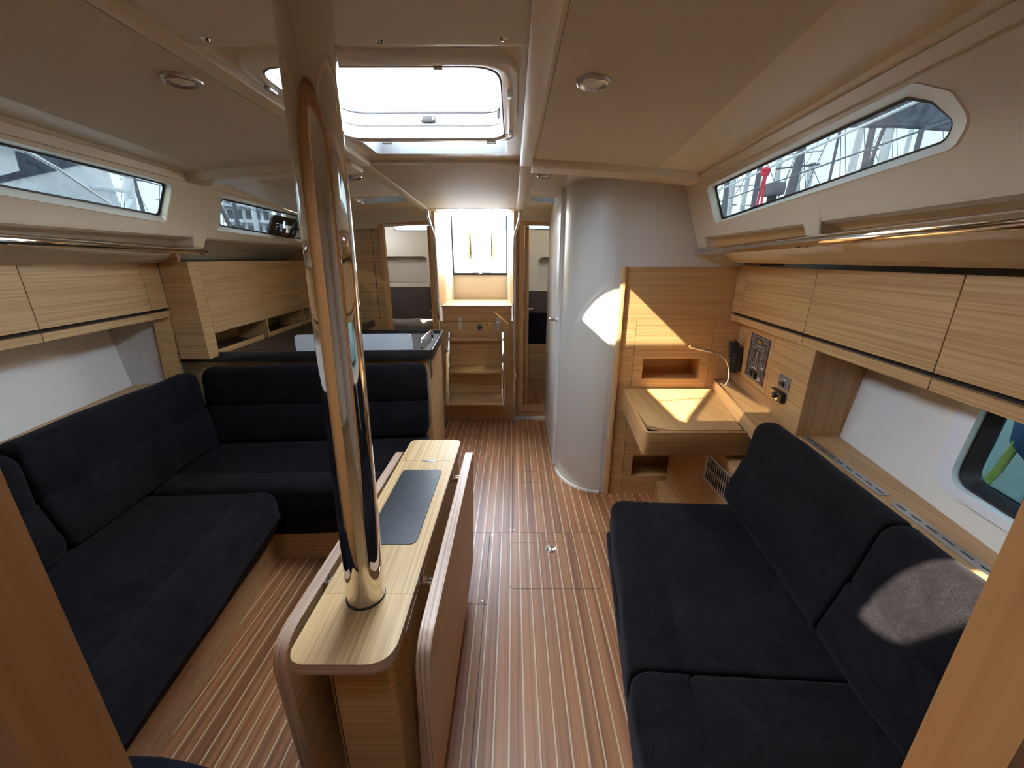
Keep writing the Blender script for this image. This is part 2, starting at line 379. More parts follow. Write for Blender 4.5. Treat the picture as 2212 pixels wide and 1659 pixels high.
# forward centre: two fabric panels with a diagonal joint between them and a moulded lip behind
for nm, x0, x1, x2, x3 in (('head_panel', -0.372, -0.062, -0.115, -0.372), ('head_panel', -0.060, 0.372, 0.372, -0.113)):
    build(nm, MB().hexa([(x0, 1.022, 1.938), (x1, 1.022, 1.938), (x2, 0.30, 1.938), (x3, 0.30, 1.938)], [(x0, 1.022, 1.95), (x1, 1.022, 1.95), (x2, 0.30, 1.95), (x3, 0.30, 1.95)]), 'ceiling_fabric', ceil, bevel=0.003)
build('head_backing', MB().plate([(-0.40, 0.22, 1.953), (0.40, 0.22, 1.953), (0.40, 1.02, 1.953), (-0.40, 1.02, 1.953)], [], (0, 0, 0.006)), 'liner', ceil)
build('moulded_lip', MB().box(-0.385, 0.385, 1.020, 1.045, 1.942, 1.962), 'liner', ceil, bevel=0.006)
for x, y in ((-0.312, 1.0), (-0.075, 1.008), (0.049, 1.010), (0.309, 1.002)):
    build('panel_screw', MB().lathe((x, y, 1.938), [(0.0, -0.0035), (0.006, -0.003), (0.0085, 0.0)], n=16), 'chrome', ceil)
for s in (-1, 1):
    a, b, c = 0.362 * s, 0.420 * s, 1.93
    pts = [(0.22, c), (2.15, c), (3.53, 1.885)]
    mb = MB()
    for (y0, z0), (y1, z1) in zip(pts[:-1], pts[1:]):
        mb.hexa([(a, y0, z0), (b, y0, z0), (b, y1, z1), (a, y1, z1)], [(a, y0, z0 + .03), (b, y0, z0 + .03), (b, y1, z1 + .03), (a, y1, z1 + .03)])
    build('roof_beam', mb, 'liner', ceil, bevel=0.007)
    # cambered liner out to the coachroof side, with an opening for the small aft skylight
    ys = [0.22, 0.6, 1.0, 1.4, 1.8, 2.15, 2.5, 2.8, 3.0, 3.2, 3.4, 3.66]; us = [0.0, 0.055, 0.2, 0.42, 0.62, 0.8, 0.92, 1.0]
    mb = MB()
    def cp(u, Y):
        xe = Xb(Y) - 0.34 * 0.359 + 0.005; x = 0.40 + u * (xe - 0.40); z = zc(x, Y)
        return (s * x, Y, z)
    for i in range(len(ys) - 1):
        for j in range(len(us) - 1):
            if 3.0 <= ys[i] < 3.2 and 1 <= j < 3: continue
            q = [cp(us[j], ys[i]), cp(us[j + 1], ys[i]), cp(us[j + 1], ys[i + 1]), cp(us[j], ys[i + 1])]
            mb.add(q, [(0, 1, 2, 3)])
    build('side_liner', mb, 'liner', ceil, fixn=False)
    # fabric ceiling panel between beam and coachroof side
    e0, e1 = (0.875, 1.005) if s > 0 else (0.955, 1.085)
    mb = MB()
    yy = [0.28, 0.7, 1.1, 1.5, 1.8, 2.03]
    rows = []
    for Y in yy:
        xe = e0 + (e1 - e0) * (Y - 0.85) / 1.2
        rows.append([(s * x, Y, zc(x, Y) - 0.007) for x in [0.432 + t * (xe - 0.432) for t in (0, .25, .5, .75, 1)]])
    for i in range(len(rows) - 1):
        for j in range(4):
            q = [rows[i][j], rows[i][j + 1], rows[i + 1][j + 1], rows[i + 1][j]]
            mb.add(q, [(0, 1, 2, 3)])
    lip = [r[0] for r in rows] + rows[-1][1:] + [r[-1] for r in rows[-2::-1]] + rows[0][-2:0:-1]
    n0 = len(lip); mb.add(lip + [(x, y, z + 0.007) for x, y, z in lip], [(i, (i + 1) % n0, n0 + (i + 1) % n0, n0 + i) for i in range(n0)])
    build('ceiling_panel', mb, 'ceiling_fabric', ceil, fixn=False, smooth=25)
    # transverse moulding
    mb = MB(); 
    def tb(x, Y, dz): return (s * x, Y, zc(x, 2.1) + dz)
    xs = [0.42, 0.7, 0.95, 1.22]
    rings = [[tb(x, 2.045, 0.0), tb(x, 2.06, -0.034), tb(x, 2.195, -0.034), tb(x, 2.215, 0.0)] for x in xs]
    build('cross_moulding', MB().loft(rings), 'liner', ceil, bevel=0.004)
    # aft fabric panel between the moulding and the skylight
    q = [(0.44, 2.24), (0.62 if s > 0 else 1.0, 2.24), (0.62 if s > 0 else 1.05, 2.86), (0.44, 2.86)]
    build('ceiling_panel', MB().hexa([(s * x, y, zc(x, y) - 0.009) for x, y in q], [(s * x, y, zc(x, y) - 0.002) for x, y in q]), 'ceiling_fabric', ceil, bevel=0.002)
    # small aft skylight: reveal, gasket and pane
    sk = thing('window_%d' % (7 if s > 0 else 6), (s * 0.55, 3.1, 1.9), 'small flush skylight in the deck head above the aft door', None, kind='structure')
    x0, x1 = s * (0.40 + 0.055 * (Xb(3.1) - 0.122 - 0.40)), s * (0.40 + 0.42 * (Xb(3.1) - 0.122 - 0.40))
    xa, xb = min(x0, x1), max(x0, x1); zz = 1.90
    lo = [(xa, 3.0, zc(xa, 3.0)), (xb, 3.0, zc(xb, 3.0)), (xb, 3.2, zc(xb, 3.2)), (xa, 3.2, zc(xa, 3.2))]
    hi = [(xa + .02, 3.0, 1.965), (xb - .02, 3.0, 1.965), (xb - .02, 3.17, 1.965), (xa + .02, 3.17, 1.965)]
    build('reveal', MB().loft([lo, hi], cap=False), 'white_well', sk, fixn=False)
    hi2 = [(xa + .03, 3.01, 1.964), (xb - .03, 3.01, 1.964), (xb - .03, 3.155, 1.964), (xa + .03, 3.155, 1.964)]
    build('gasket', MB().frame(hi, hi2, (0, 0, 0.004)), 'gasket', sk)
    build('pane', MB().box(xa + .02, xb - .02, 3.0, 3.17, 1.968, 1.972), 'glass_tinted', sk)
# deck head over the companionway sides
build('companion_liner', MB().box(-0.45, -0.30, 3.50, 4.0, 1.885, 1.93), 'liner', ceil, bevel=0.006)
build('companion_liner', MB().box(0.30, 0.45, 3.50, 4.0, 1.885, 1.93), 'liner', ceil, bevel=0.006)

# ------------------------------------------------------------------ main skylight
hat = thing('window_1', (0, 1.42, 1.94), 'large open skylight hatch with white rounded rim beside the mast post', None, kind='structure')
def loop(x0, x1, y0, y1, r, z, seg=8): return [(x, y, z) for x, y in rrect(x0, x1, y0, y1, r, seg)]
build('rim', MB().loft([loop(-.345, .345, 1.083, 1.765, .11, 1.957), loop(-.343, .343, 1.085, 1.763, .108, 1.944), loop(-.337, .337, 1.091, 1.757, .10, 1.938), loop(-.315, .315, 1.112, 1.735, .09, 1.936), loop(-.300, .300, 1.127, 1.718, .08, 1.940), loop(-.296, .296, 1.131, 1.711, .078, 1.957)], cap=False), 'white_gloss', hat, fixn=False, smooth=60)
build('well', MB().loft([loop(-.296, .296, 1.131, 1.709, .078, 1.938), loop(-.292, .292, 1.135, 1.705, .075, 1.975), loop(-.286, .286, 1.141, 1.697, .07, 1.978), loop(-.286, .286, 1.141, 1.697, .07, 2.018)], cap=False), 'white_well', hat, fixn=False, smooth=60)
build('gasket', MB().frame(loop(-.287, .287, 1.140, 1.698, .07, 2.016), loop(-.281, .281, 1.146, 1.692, .066, 2.016), (0, 0, 0.005)), 'gasket', hat)
lid_a = R(43)
def lidp(x, l, h): return (x, 1.135 + l * math.cos(lid_a) - h * math.sin(lid_a), 2.040 + l * math.sin(lid_a) + h * math.cos(lid_a))
lo_ = [(x, y - 1.140) for x, y in rrect(-.300, .300, 1.130, 1.712, .075)]; li_ = [(x, y - 1.140) for x, y in rrect(-.268, .268, 1.165, 1.675, .055)]
lidf = build('lid_frame', MB().frame([lidp(x, l, 0) for x, l in lo_], [lidp(x, l, 0) for x, l in li_], Vector(lidp(0, 0, .02)) - Vector(lidp(0, 0, 0))), 'white_gloss', hat)
build('lid_pane', MB().loft([[lidp(x, l, .021) for x, l in lo_], [lidp(x, l, .029) for x, l in lo_]]), 'glass_smoke', lidf)
build('lid_stay', MB().tube([(.29, 1.45, 2.02), lidp(.29, .34, .0)], .006, 10), 'steel', hat); build('lid_stay', MB().tube([(-.29, 1.45, 2.02), lidp(-.29, .34, .0)], .006, 10), 'steel', hat)
build('latch', MB().box(-0.012, 0.042, 1.680, 1.698, 1.985, 2.004), 'black_plastic', hat, bevel=0.003)
for x in (-0.005, 0.035): build('latch_stud', MB().lathe((x, 1.680, 1.995), [(0, -.003), (.004, -.003), (.005, 0)], axis=(0, 1, 0), n=10), 'steel', hat)
build('corner_block', MB().box(0.272, 0.284, 1.655, 1.69, 1.99, 2.018), 'black_plastic', hat, bevel=0.002)
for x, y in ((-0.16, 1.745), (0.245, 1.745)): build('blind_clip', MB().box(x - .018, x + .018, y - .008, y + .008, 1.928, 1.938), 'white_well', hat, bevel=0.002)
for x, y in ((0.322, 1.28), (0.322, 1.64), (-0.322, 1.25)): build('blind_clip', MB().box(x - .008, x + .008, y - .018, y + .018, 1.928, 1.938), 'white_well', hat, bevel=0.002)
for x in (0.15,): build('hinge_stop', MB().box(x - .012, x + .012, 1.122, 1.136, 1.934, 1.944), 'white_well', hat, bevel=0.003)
sk2 = thing('window_2', (0, 1.9, 1.95), 'narrow recessed skylight strip behind the large hatch', None, kind='structure')
lo = loop(-.285, .305, 1.805, 2.02, .02, 1.956, 4)
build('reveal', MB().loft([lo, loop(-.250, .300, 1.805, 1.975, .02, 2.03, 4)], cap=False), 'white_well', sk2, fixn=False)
build('gasket', MB().frame(loop(-.252, .302, 1.803, 1.977, .02, 2.03, 4), loop(-.24, .29, 1.813, 1.965, .02, 2.03, 4), (0, 0, .004)), 'gasket', sk2)
build('pane', MB().box(-.252, .302, 1.803, 1.977, 2.034, 2.04), 'glass_clear', sk2)

# ------------------------------------------------------------------ coachroof sides with deck windows
def side_wall(s, wins):
    w = thing('wall_left' if s < 0 else 'wall_right', (s * 1.4, 1.9, 0.8), 'cream moulded cabin side with long deck window', None, kind='structure')
    holes = [[Wp(s, y, z)[:] for y, z in h] for h, g in wins]
    build('window_band', MB().plate([Wp(s, .2, 1.617)[:], Wp(s, 3.66, 1.617)[:], Wp(s, 3.66, 1.90)[:], Wp(s, .2, 1.90)[:]], holes, (s * 0.004, 0, 0)), 'liner', w)
    # valance with its groove
    build('valance', MB().loft([[Wp(s, Y, 1.849, -.004)[:], Wp(s, Y, 1.849, -.016)[:], Wp(s, Y, 1.876, -.016)[:], Wp(s, Y, 1.880, -.010)[:], Wp(s, Y, 1.884, -.016)[:], Wp(s, Y, 1.902, -.02)[:], Wp(s, Y, 1.902, 0)[:]] for Y in (.2, 1.2, 2.2 if s < 0 else 2.28, 2.29 if s > 0 else 3.62)]), 'liner', w, smooth=25)
    # side-deck underside curving out to the lockers
    rows = []
    face = Xlr if s > 0 else (lambda Y: -Xll(Y))
    for Y in [.2, .6, 1.0, 1.4, 1.8, 2.2, 2.6, 3.0, 3.4, 3.66]:
        xw = abs(Wp(s, Y, 1.617).x); xf = max(face(Y), xw + .12)
        rows.append([(s * x, Y, z) for x, z in ((xw, 1.619), (xw + .005, 1.608), (xw + .02, 1.600), (xw + .06, 1.590), (lerp(xw, xf, .55), 1.548), (xf - .05, 1.496), (xf - .01, 1.480), (xf + .01, 1.484), (xf + .02, 1.50), (Xh(Y, 1.5) + .02, 1.53))])
    mb = MB()
    for i in range(len(rows) - 1):
        for j in range(9): mb.add([rows[i][j], rows[i][j + 1], rows[i + 1][j + 1], rows[i + 1][j]], [(0, 1, 2, 3)])
    build('side_deck_soffit', mb, 'liner', w, fixn=False, smooth=60)
    # moulded brackets that carry the grab rail
    for ya, yb in ((1.275, 1.355), (2.17, 2.298)) if s > 0 else ((1.215, 1.295), (2.165, 2.262)):
        f_ = [Wp(s, ya - .012, 1.652, -.001)[:], Wp(s, ya + .012, 1.556, -.004)[:], Wp(s, yb - .008, 1.556, -.004)[:], Wp(s, yb + .012, 1.652, -.001)[:]]
        k_ = [Wp(s, ya - .030, 1.655, .05)[:], Wp(s, ya + .004, 1.566, .11)[:], Wp(s, yb + .006, 1.566, .11)[:], Wp(s, yb + .035, 1.655, .05)[:]]
        build('rail_bracket', MB().loft([f_, k_]), 'liner', w, bevel=0.007, seg=3)
    # hull side below
    hw = []
    hull_holes = []
    if s > 0: hull_holes = [[(Xh(y, z), y, z) for y, z in rpoly([(.33, .90), (.985, .90), (1.0, 1.27), (.33, 1.27)], .05, 5)]]
    pl = [(Xh(y, z) * s, y, z) for y, z in ((.2, -.05), (2.4, -.05), (2.4, 1.56), (.2, 1.56))]
    build('hull_side', MB().plate(pl, hull_holes, (s * .01, 0, 0)), 'hull_white', w)
    build('hull_side', MB().plate([(Xh(y, z) * s, y, z) for y, z in ((2.4, -.05), (6.2, -.05), (6.2, 1.56), (2.4, 1.56))], [], (s * .01, 0, 0)), 'hull_white', w)
    for k, (h, g) in enumerate(wins):
        wd = thing('window_%d' % ({(1, 0): 3, (-1, 0): 4, (-1, 1): 5}[(s, k)]), Wp(s, g[0][0], 1.7)[:], 'long tinted deck window in a moulded cream recess', None, kind='structure')
        H = [Wp(s, y, z)[:] for y, z in h]; G = [Wp(s, y, z, .045)[:] for y, z in g]
        cy_ = sum(p[0] for p in g) / len(g); cz_ = sum(p[1] for p in g) / len(g)
        G2 = [Wp(s, y + (cy_ - y) * .012, z + (cz_ - z) * .10, .047)[:] for y, z in g]
        mid = [tuple(vlerp(a, b, .06) + Vector((s * -.005, 0, 0))) for a, b in zip(H, G)]; mid2 = [tuple(vlerp(a, b, .16) + Vector((s * -.004, 0, 0))) for a, b in zip(H, G)]
        build('reveal', MB().loft([H, mid, mid2, G], cap=False), 'liner', wd, fixn=False, smooth=50)
        build('gasket', MB().frame(G, G2, (s * .004, 0, 0)), 'gasket', wd)
        GG = [(x + s * .004, y, z) for x, y, z in G]
        build('pane', MB().prism(GG, (s * .006, 0, 0)), 'glass_tinted', wd)
    return w
hA = rpoly([(2.04, 1.822), (2.018, 1.660), (.862, 1.702), (.830, 1.742), (.862, 1.797), (.94, 1.840)], [.03, .03, .04, .03, .04, .05], 6)
gA = rpoly([(2.057, 1.828), (2.039, 1.679), (.928, 1.731), (.910, 1.762), (.956, 1.812), (1.012, 1.839)], [.02, .02, .03, .02, .03, .04], 6)
hL = rpoly([(1.998, 1.830), (1.972, 1.658), (.862, 1.702), (.830, 1.742), (.862, 1.797), (.94, 1.840)], [.03, .03, .04, .03, .04, .05], 6)
gL = rpoly([(2.012, 1.832), (1.991, 1.691), (.928, 1.731), (.910, 1.762), (.956, 1.812), (1.012, 1.839)], [.02, .02, .03, .02, .03, .04], 6)
hB = rpoly([(2.298, 1.836), (3.53, 1.838), (3.55, 1.630), (2.314, 1.652)], .035, 6)
gB = rpoly([(2.427, 1.827), (3.42, 1.831), (3.548, 1.656), (2.433, 1.682)], .022, 6)
wr = side_wall(1, [(hA, gA)]); wl = side_wall(-1, [(hL, gL), (hB, gB)])

# hull window behind the straight settee
hwn = thing('window_8', (Xh(.7, .9), .7, .9), 'hull window with black gasket in a raised white surround', None, kind='structure')
def hp(y, z, off=0): return (Xh(y, z) - off, y, z)
o1 = rpoly([(.25, .868), (1.045, .868), (1.065, 1.32), (.25, 1.32)], .085, 6); o2 = rpoly([(.27, .878), (1.032, .878), (1.05, 1.31), (.27, 1.31)], .08, 6)
o3 = rpoly([(.33, .902), (.978, .902), (.99, 1.27), (.33, 1.27)], .055, 6); o4 = rpoly([(.35, .927), (.952, .927), (.965, 1.25), (.35, 1.25)], .04, 6)
build('surround', MB().loft([[hp(y, z, 0) for y, z in o1], [hp(y, z, .034) for y, z in o2], [hp(y, z, .034) for y, z in o3], [hp(y, z, -.02) for y, z in o3]], cap=False), 'white_gloss', hwn, fixn=False, smooth=50)
build('gasket', MB().loft([[hp(y, z, .012) for y, z in o3], [hp(y, z, .012) for y, z in rpoly([(.335, .907), (.972, .907), (.985, 1.265), (.335, 1.265)], .052, 6)], [hp(y, z, -.012) for y, z in o4], [hp(y, z, -.02) for y, z in o4]], cap=False), 'gasket', hwn, fixn=False)
build('pane', MB().prism([hp(y, z, -.012) for y, z in o4], (.006, 0, 0)), 'glass_hull', hwn)

# ------------------------------------------------------------------ forward bulkhead with the doorway the view is taken from
wf = thing('wall_fore', (0.33, .25, 0), 'warm wooden forward bulkhead with open doorway', None, kind='structure')
build('bulkhead_panel', MB().plate([(-1.45, .27, -.05), (1.45, .27, -.05), (1.45, .27, 1.99), (-1.45, .27, 1.99)], [[(x, .27, z) for x, z in rrect(-.105, .772, .015, 1.915, .125, 6)]], (0, -.03, 0)), 'cherry_z', wf)
jo = [(x, .282, z) for x, z in rrect(-.125, .79, .0, 1.93, .13, 6)]; ji = [(x, .282, z) for x, z in rrect(-.085, .752, .03, 1.90, .12, 6)]
build('door_casing', MB().frame(jo, ji, (0, -.06, 0)), 'cherry_z', wf)
# forward cabin behind the doorway
fc = thing('wall_bow', (0, -1.2, 0), 'cream lined forward cabin', None, kind='structure')
build('cabin_floor', MB().box(-1.3, 1.3, -2.4, .24, -.06, -.01), 'oak_y', fc)
build('cabin_side', MB().box(-1.36, -1.3, -2.4, .24, -.06, 2.0), 'hull_white', fc); build('cabin_side', MB().box(1.3, 1.36, -2.4, .24, -.06, 2.0), 'hull_white', fc)
build('cabin_end', MB().box(-1.3, 1.3, -2.46, -2.4, -.06, 2.0), 'hull_white', fc)
fh = [(x, y, 1.957) for x, y in rrect(-.29, .14, .045, .238, .07, 6)]
build('cabin_head', MB().plate([(-1.36, -2.46, 1.957), (1.36, -2.46, 1.957), (1.36, .26, 1.957), (-1.36, .26, 1.957)], [fh], (0, 0, .02)), 'liner', fc)

# ------------------------------------------------------------------ mast compression post
post = thing('mast_post', (-0.036, 0.777, 0.69), 'polished stainless mast post standing through the saloon table', 'post')
PA, PB = Vector((-0.036, 0.777, 0.672)), Vector((-0.010, 0.795, 1.953))
build('tube', MB().tube([PA, PB], 0.0455, 48), 'chrome', post)
build('deck_collar', MB().tube([PB - (PB - PA).normalized() * .018, PB - (PB - PA).normalized() * .001], 0.052, 40), 'steel', post, bevel=0.002)
build('base_ring', MB().tube([Vector((-0.036, .777, .699)), Vector((-0.036, .777, .7035))], 0.0475, 40), 'black_plastic', post)

# ------------------------------------------------------------------ saloon table
tab = thing('saloon_table', (-0.03, 1.12, 0.0), 'oak drop-leaf saloon table with black inlaid pad around the mast post', 'table')
TZ = 0.70
def tx(x, Y): return x + (0.011 * (Y - .64) if x > -.03 else .009 * (Y - .64))
outl = rpoly([(-.147, .600), (.079, .600), (tx(.079, 1.66), 1.662), (tx(-.147, 1.66), 1.662)], [.045, .06, .035, .035], 7)
def clip(poly, y0, y1):
    def cut(P, keep, Y):
        out = []
        for i in range(len(P)):
            a, b = P[i], P[(i + 1) % len(P)]
            if keep(a[1]): out.append(a)
            if keep(a[1]) != keep(b[1]):
                t = (Y - a[1]) / (b[1] - a[1]); out.append((a[0] + (b[0] - a[0]) * t, Y))
        return out
    return cut(cut(poly, lambda y: y >= y0, y0), lambda y: y <= y1, y1)
hole = None
front = clip(outl, 0, .7795); mid = clip(outl, .7808, 1.4625); aft = clip(outl, 1.4635, 9)
for nm, pl in (('end_board', front), ('top_board', mid), ('end_board', aft)):
    if nm == 'top_board':
        ph = [(x, y, TZ - .0025) for x, y in rpoly([(-.112, .958), (.046, .958), (.050, 1.392), (-.106, 1.392)], [.025, .025, .02, .02], 5)]
        tbd = build(nm, MB().plate([(x, y, TZ - .0025) for x, y in pl], [ph], (0, 0, .0025)), 'oak_top', tab)
    else:
        tbd = build(nm, MB().ext(pl, TZ - .0025, TZ), 'oak_top', tab)
    build('plywood_core', MB().ext(pl, TZ - .030, TZ - .0025), 'ply_z', tbd)
build('pad', MB().ext(rpoly([(-.1105, .9595), (.0445, .9595), (.0485, 1.3905), (-.1045, 1.3905)], [.024, .024, .019, .019], 5), TZ - .02, TZ + .0012), 'mat_black', tab, bevel=0.001)
build('lid_catch', MB().box(-.045, .012, 1.455, 1.470, TZ - .002, TZ + .0015), 'brushed', tab, bevel=0.0006)
build('lid_catch_slot', MB().box(-.041, .008, 1.4645, 1.468, TZ, TZ + .0019), 'black_plastic', tab)
ped = rpoly([(-.112, .70), (-.095, .665), (-.083, .655), (.045, .655), (.058, .66), (.082, .70), (.085, 1.60), (-.105, 1.60)], [.01, .01, .005, .006, .01, .01, .02, .02], 3)
build('pedestal', MB().ext(ped, 0.0, TZ - .028), 'oak_x', tab)
build('pedestal_joint', MB().box(-.0835, -.0815, .6535, .656, .0, TZ - .03), 'joint', tab)
build('pedestal_foot', MB().ext([(x * 1.12 + .002, .02 + (y) * 0.995) for x, y in ped], 0.0, .035), 'oak_y', tab)
for s, x0t, x1t, tilt in ((-1, -.200, -.169, .030), (1, .118, .150, -.030)):
    rr = rpoly([(.635, .10), (1.58, .10), (1.58, .695), (.635, .695)], [.06, .06, .045, .075], 7)
    def lf(x, y, z): return (x + (.022 if s < 0 else .006) * (y - .64) + tilt * (.695 - z), y, z)
    leaf = build('leaf', MB().loft([[lf(x0t + .0012, y, z) for y, z in rr], [lf(x1t - .0012, y, z) for y, z in rr]]), 'ply_x', tab, smooth=30)
    # oak veneer faces on the plywood core
    for xx in (x0t, x1t): build('veneer', MB().loft([[lf(xx - .0004, y, z) for y, z in rr], [lf(xx + .0012 if xx == x0t else xx - .0012, y, z) for y, z in rr]]), 'beech_y', leaf, smooth=30)
    for Y in (.835, 1.35):
        xm = x1t if s < 0 else x0t
        xe = tx(-.147, Y) if s < 0 else tx(.079, Y); xl = lf(xm, Y, .68)[0]; a, b = min(xe, xl), max(xe, xl)
        hg = build('leaf_hinge', MB().box(a - .004, b + .004, Y - .013, Y + .013, .678, .684), 'chrome', tab, bevel=0.001)
        build('knuckle', MB().tube([((a + b) / 2, Y - .014, .687), ((a + b) / 2, Y + .014, .687)], .005, 12), 'chrome', hg)
        for yy in (-.012, .012): build('side_plate', MB().box(a - .004, b + .004, Y + yy - .0015, Y + yy + .0015, .676, .692), 'chrome', hg)

# ------------------------------------------------------------------ settees
ST = .14
seat_prof = lambda w: rpoly([(0, 0), (w, 0), (w, ST), (.156, ST), (.150, ST - .007), (.144, ST), (0, ST)], [.025, .03, .02, 0, 0, 0, .045], 5)
back_prof = lambda h, lean, th, top: rpoly([(0, 0), (th + .05, 0), (lean + th, h), (lean, h), (lean * .53 + .004, h * .525), (lean * .5 + .009, h * .505), (lean * .47, h * .485)], [.03, .02, top, top, 0, 0, 0], 5)
# starboard straight settee
sb = thing('settee_base', (1.0, .9, 0), 'dark upholstered settee base under the straight settee', 'settee base')
build('plinth', MB().ext([(.665, .29), (.86, 1.53), (1.50, 1.53), (1.38, .29)], 0, .17), 'oak_y', sb)
build('upholstered_front', MB().hexa([(.60, .29, .165), (.775, 1.50, .165), (1.44, 1.50, .165), (1.34, .29, .165)], [(.58, .29, .328), (.752, 1.50, .328), (1.44, 1.50, .328), (1.34, .29, .328)]), 'suede', sb, bevel=0.02, seg=3)
cushion('seat_cushion', seat_prof(.60), (.642, .768, .33), (.772, 1.535, .33), (1, -.06, 0), mat='suede', seed=1, r=(.016, .035), label='dark seat cushion of the straight settee, the one next to the chart table', cat='cushion')
cushion('seat_cushion', seat_prof(.60), (.560, .30, .33), (.641, .762, .33), (1, -.06, 0), mat='suede', seed=2, r=(.03, .02), label='dark seat cushion of the straight settee, the one next to the forward doorway', cat='cushion')
cushion('back_cushion', back_prof(.385, .095, .085, .045), (1.186, .868, .475), (1.268, 1.555, .475), (1, -.12, 0), mat='suede', seed=3, r=(.012, .05), label='dark back cushion with rounded top beside the chart table', cat='cushion')
cushion('back_cushion', back_prof(.385, .095, .085, .045), (1.118, .30, .475), (1.185, .862, .475), (1, -.12, 0), mat='suede', seed=4, r=(.03, .012), label='dark back cushion with a patch of sunlight across it', cat='cushion')
# port U-shaped settee
pb = thing('settee_base', (-1.0, 1.2, 0), 'oak plinth with dark upholstered band under the corner settee', 'settee base')
build('plinth', MB().ext([(-.74, .56), (-.790, .85), (-.86, 1.42), (-.905, 1.69), (-1.5, 1.69), (-1.4, .56)], 0, .165), 'beech_y', pb)
build('return_plinth', MB().box(-.91, -.24, 1.69, 2.30, 0, .165), 'oak_x', pb)
build('end_plinth', MB().box(-1.3, -.30, .30, .545, 0, .2), 'oak_x', pb)
build('upholstered_front', MB().hexa([(-.742, .50, .16), (-.872, 1.64, .16), (-1.4, 1.64, .16), (-1.3, .50, .16)], [(-.655, .50, .335), (-.79, 1.64, .335), (-1.4, 1.64, .335), (-1.3, .50, .335)]), 'suede', pb, bevel=0.015, seg=3)
build('upholstered_front', MB().hexa([(-.90, 1.672, .16), (-.26, 1.70, .16), (-.26, 2.2, .16), (-.90, 2.2, .16)], [(-.90, 1.64, .335), (-.22, 1.67, .335), (-.22, 2.2, .335), (-.90, 2.2, .335)]), 'suede', pb, bevel=0.015, seg=3)
cushion('seat_cushion', seat_prof(.74), (-.766, 1.594, .33), (-.600, .42, .33), (-1, -.06, 0), mat='suede', seed=5, label='long dark seat cushion of the corner settee beside the table', cat='cushion')
cushion('seat_cushion', rpoly([(0, 0), (.60, 0), (.60, ST), (.156, ST), (.15, ST - .007), (.144, ST), (0, ST)], [.025, .03, .02, 0, 0, 0, .045], 5), (-1.52, 1.597, .33), (-.165, 1.635, .33), (-.03, 1, 0), mat='suede', seed=6, label='dark seat cushion running in front of the galley cabinet', cat='cushion')
cushion('seat_cushion', rpoly([(0, 0), (.27, 0), (.27, ST), (0, ST)], [.02, .03, .03, .045], 5), (-.10, .552, .33), (-.66, .590, .33), (.06, -1, 0), mat='suede_navy', seed=7, n=8, label='navy end cushion at the forward end of the corner settee', cat='cushion')
cushion('back_cushion', back_prof(.43, .06, .085, .035), (-1.378, 2.12, .475), (-1.283, 1.198, .475), (-1, -.10, 0), mat='suede', seed=8, r=(.05, .03), label='dark back cushion under the pale hull side, nearer the galley', cat='cushion')
cushion('back_cushion', back_prof(.42, .06, .085, .045), (-1.276, 1.188, .475), (-1.16, .31, .475), (-1, -.10, 0), mat='suede', seed=9, r=(.045, .03), label='dark back cushion under the pale hull side, nearer the forward doorway', cat='cushion')
cushion('back_cushion', back_prof(.44, .055, .085, .04), (-1.425, 2.065, .475), (-.178, 2.165, .475), (-.07, 1, 0), mat='suede', seed=10, r=.05, label='long dark back cushion against the galley cabinet', cat='cushion')

# ------------------------------------------------------------------ side lockers
def locker_row(s, seams, zlo, zsplit, ztop, name_pos, label, frame_label):
    face = (lambda Y: Xlr(Y)) if s > 0 else (lambda Y: Xll(Y))
    L = thing('wall_locker', (face(1.2), 1.2, zlo), label, 'locker')
    def board(y0, y1, z0, z1, t, off=0.0):
        a = (face(y0) + s * off, y0); b = (face(y1) + s * off, y1)
        return MB().slab(a, b, z0, z1, -t * s)
    for i, (y1, y0) in enumerate(zip(seams[:-1], seams[1:])):
        d = build('door' if i else 'filler_panel', board(y0 + .0015, y1 - .0015, zsplit + .016, ztop, .018), 'oak_yv', L, bevel=0.0008, seg=1)
        build('fascia', board(y0 + .0015, y1 - .0015, zlo, zsplit, .020), 'oak_yv', L, bevel=0.0008, seg=1)
    build('shadow_gap', board(seams[-1], seams[0], zlo + .004, ztop - .012, .01, .021), 'dark_void', L)
    build('carcass', board(seams[-1], seams[0], zlo + .002, zlo + .018, .22, .02), 'oak_y', L)
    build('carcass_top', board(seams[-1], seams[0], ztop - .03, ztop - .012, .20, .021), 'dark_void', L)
    return L
lr = locker_row(1, [2.296, 2.175, 1.587, 1.004, .29], 1.165, 1.197, 1.463, 0, 'row of oak wall lockers above the straight settee', '')
build('end_upstand', MB().slab((1.60, 2.12), (1.62, 2.296), 1.465, 1.485, -.12), 'oak_y', lr)
ll = locker_row(-1, [2.196, 2.068, 1.487, .86, .29], 1.195, 1.228, 1.485, 0, 'row of oak wall lockers above the corner settee', '')
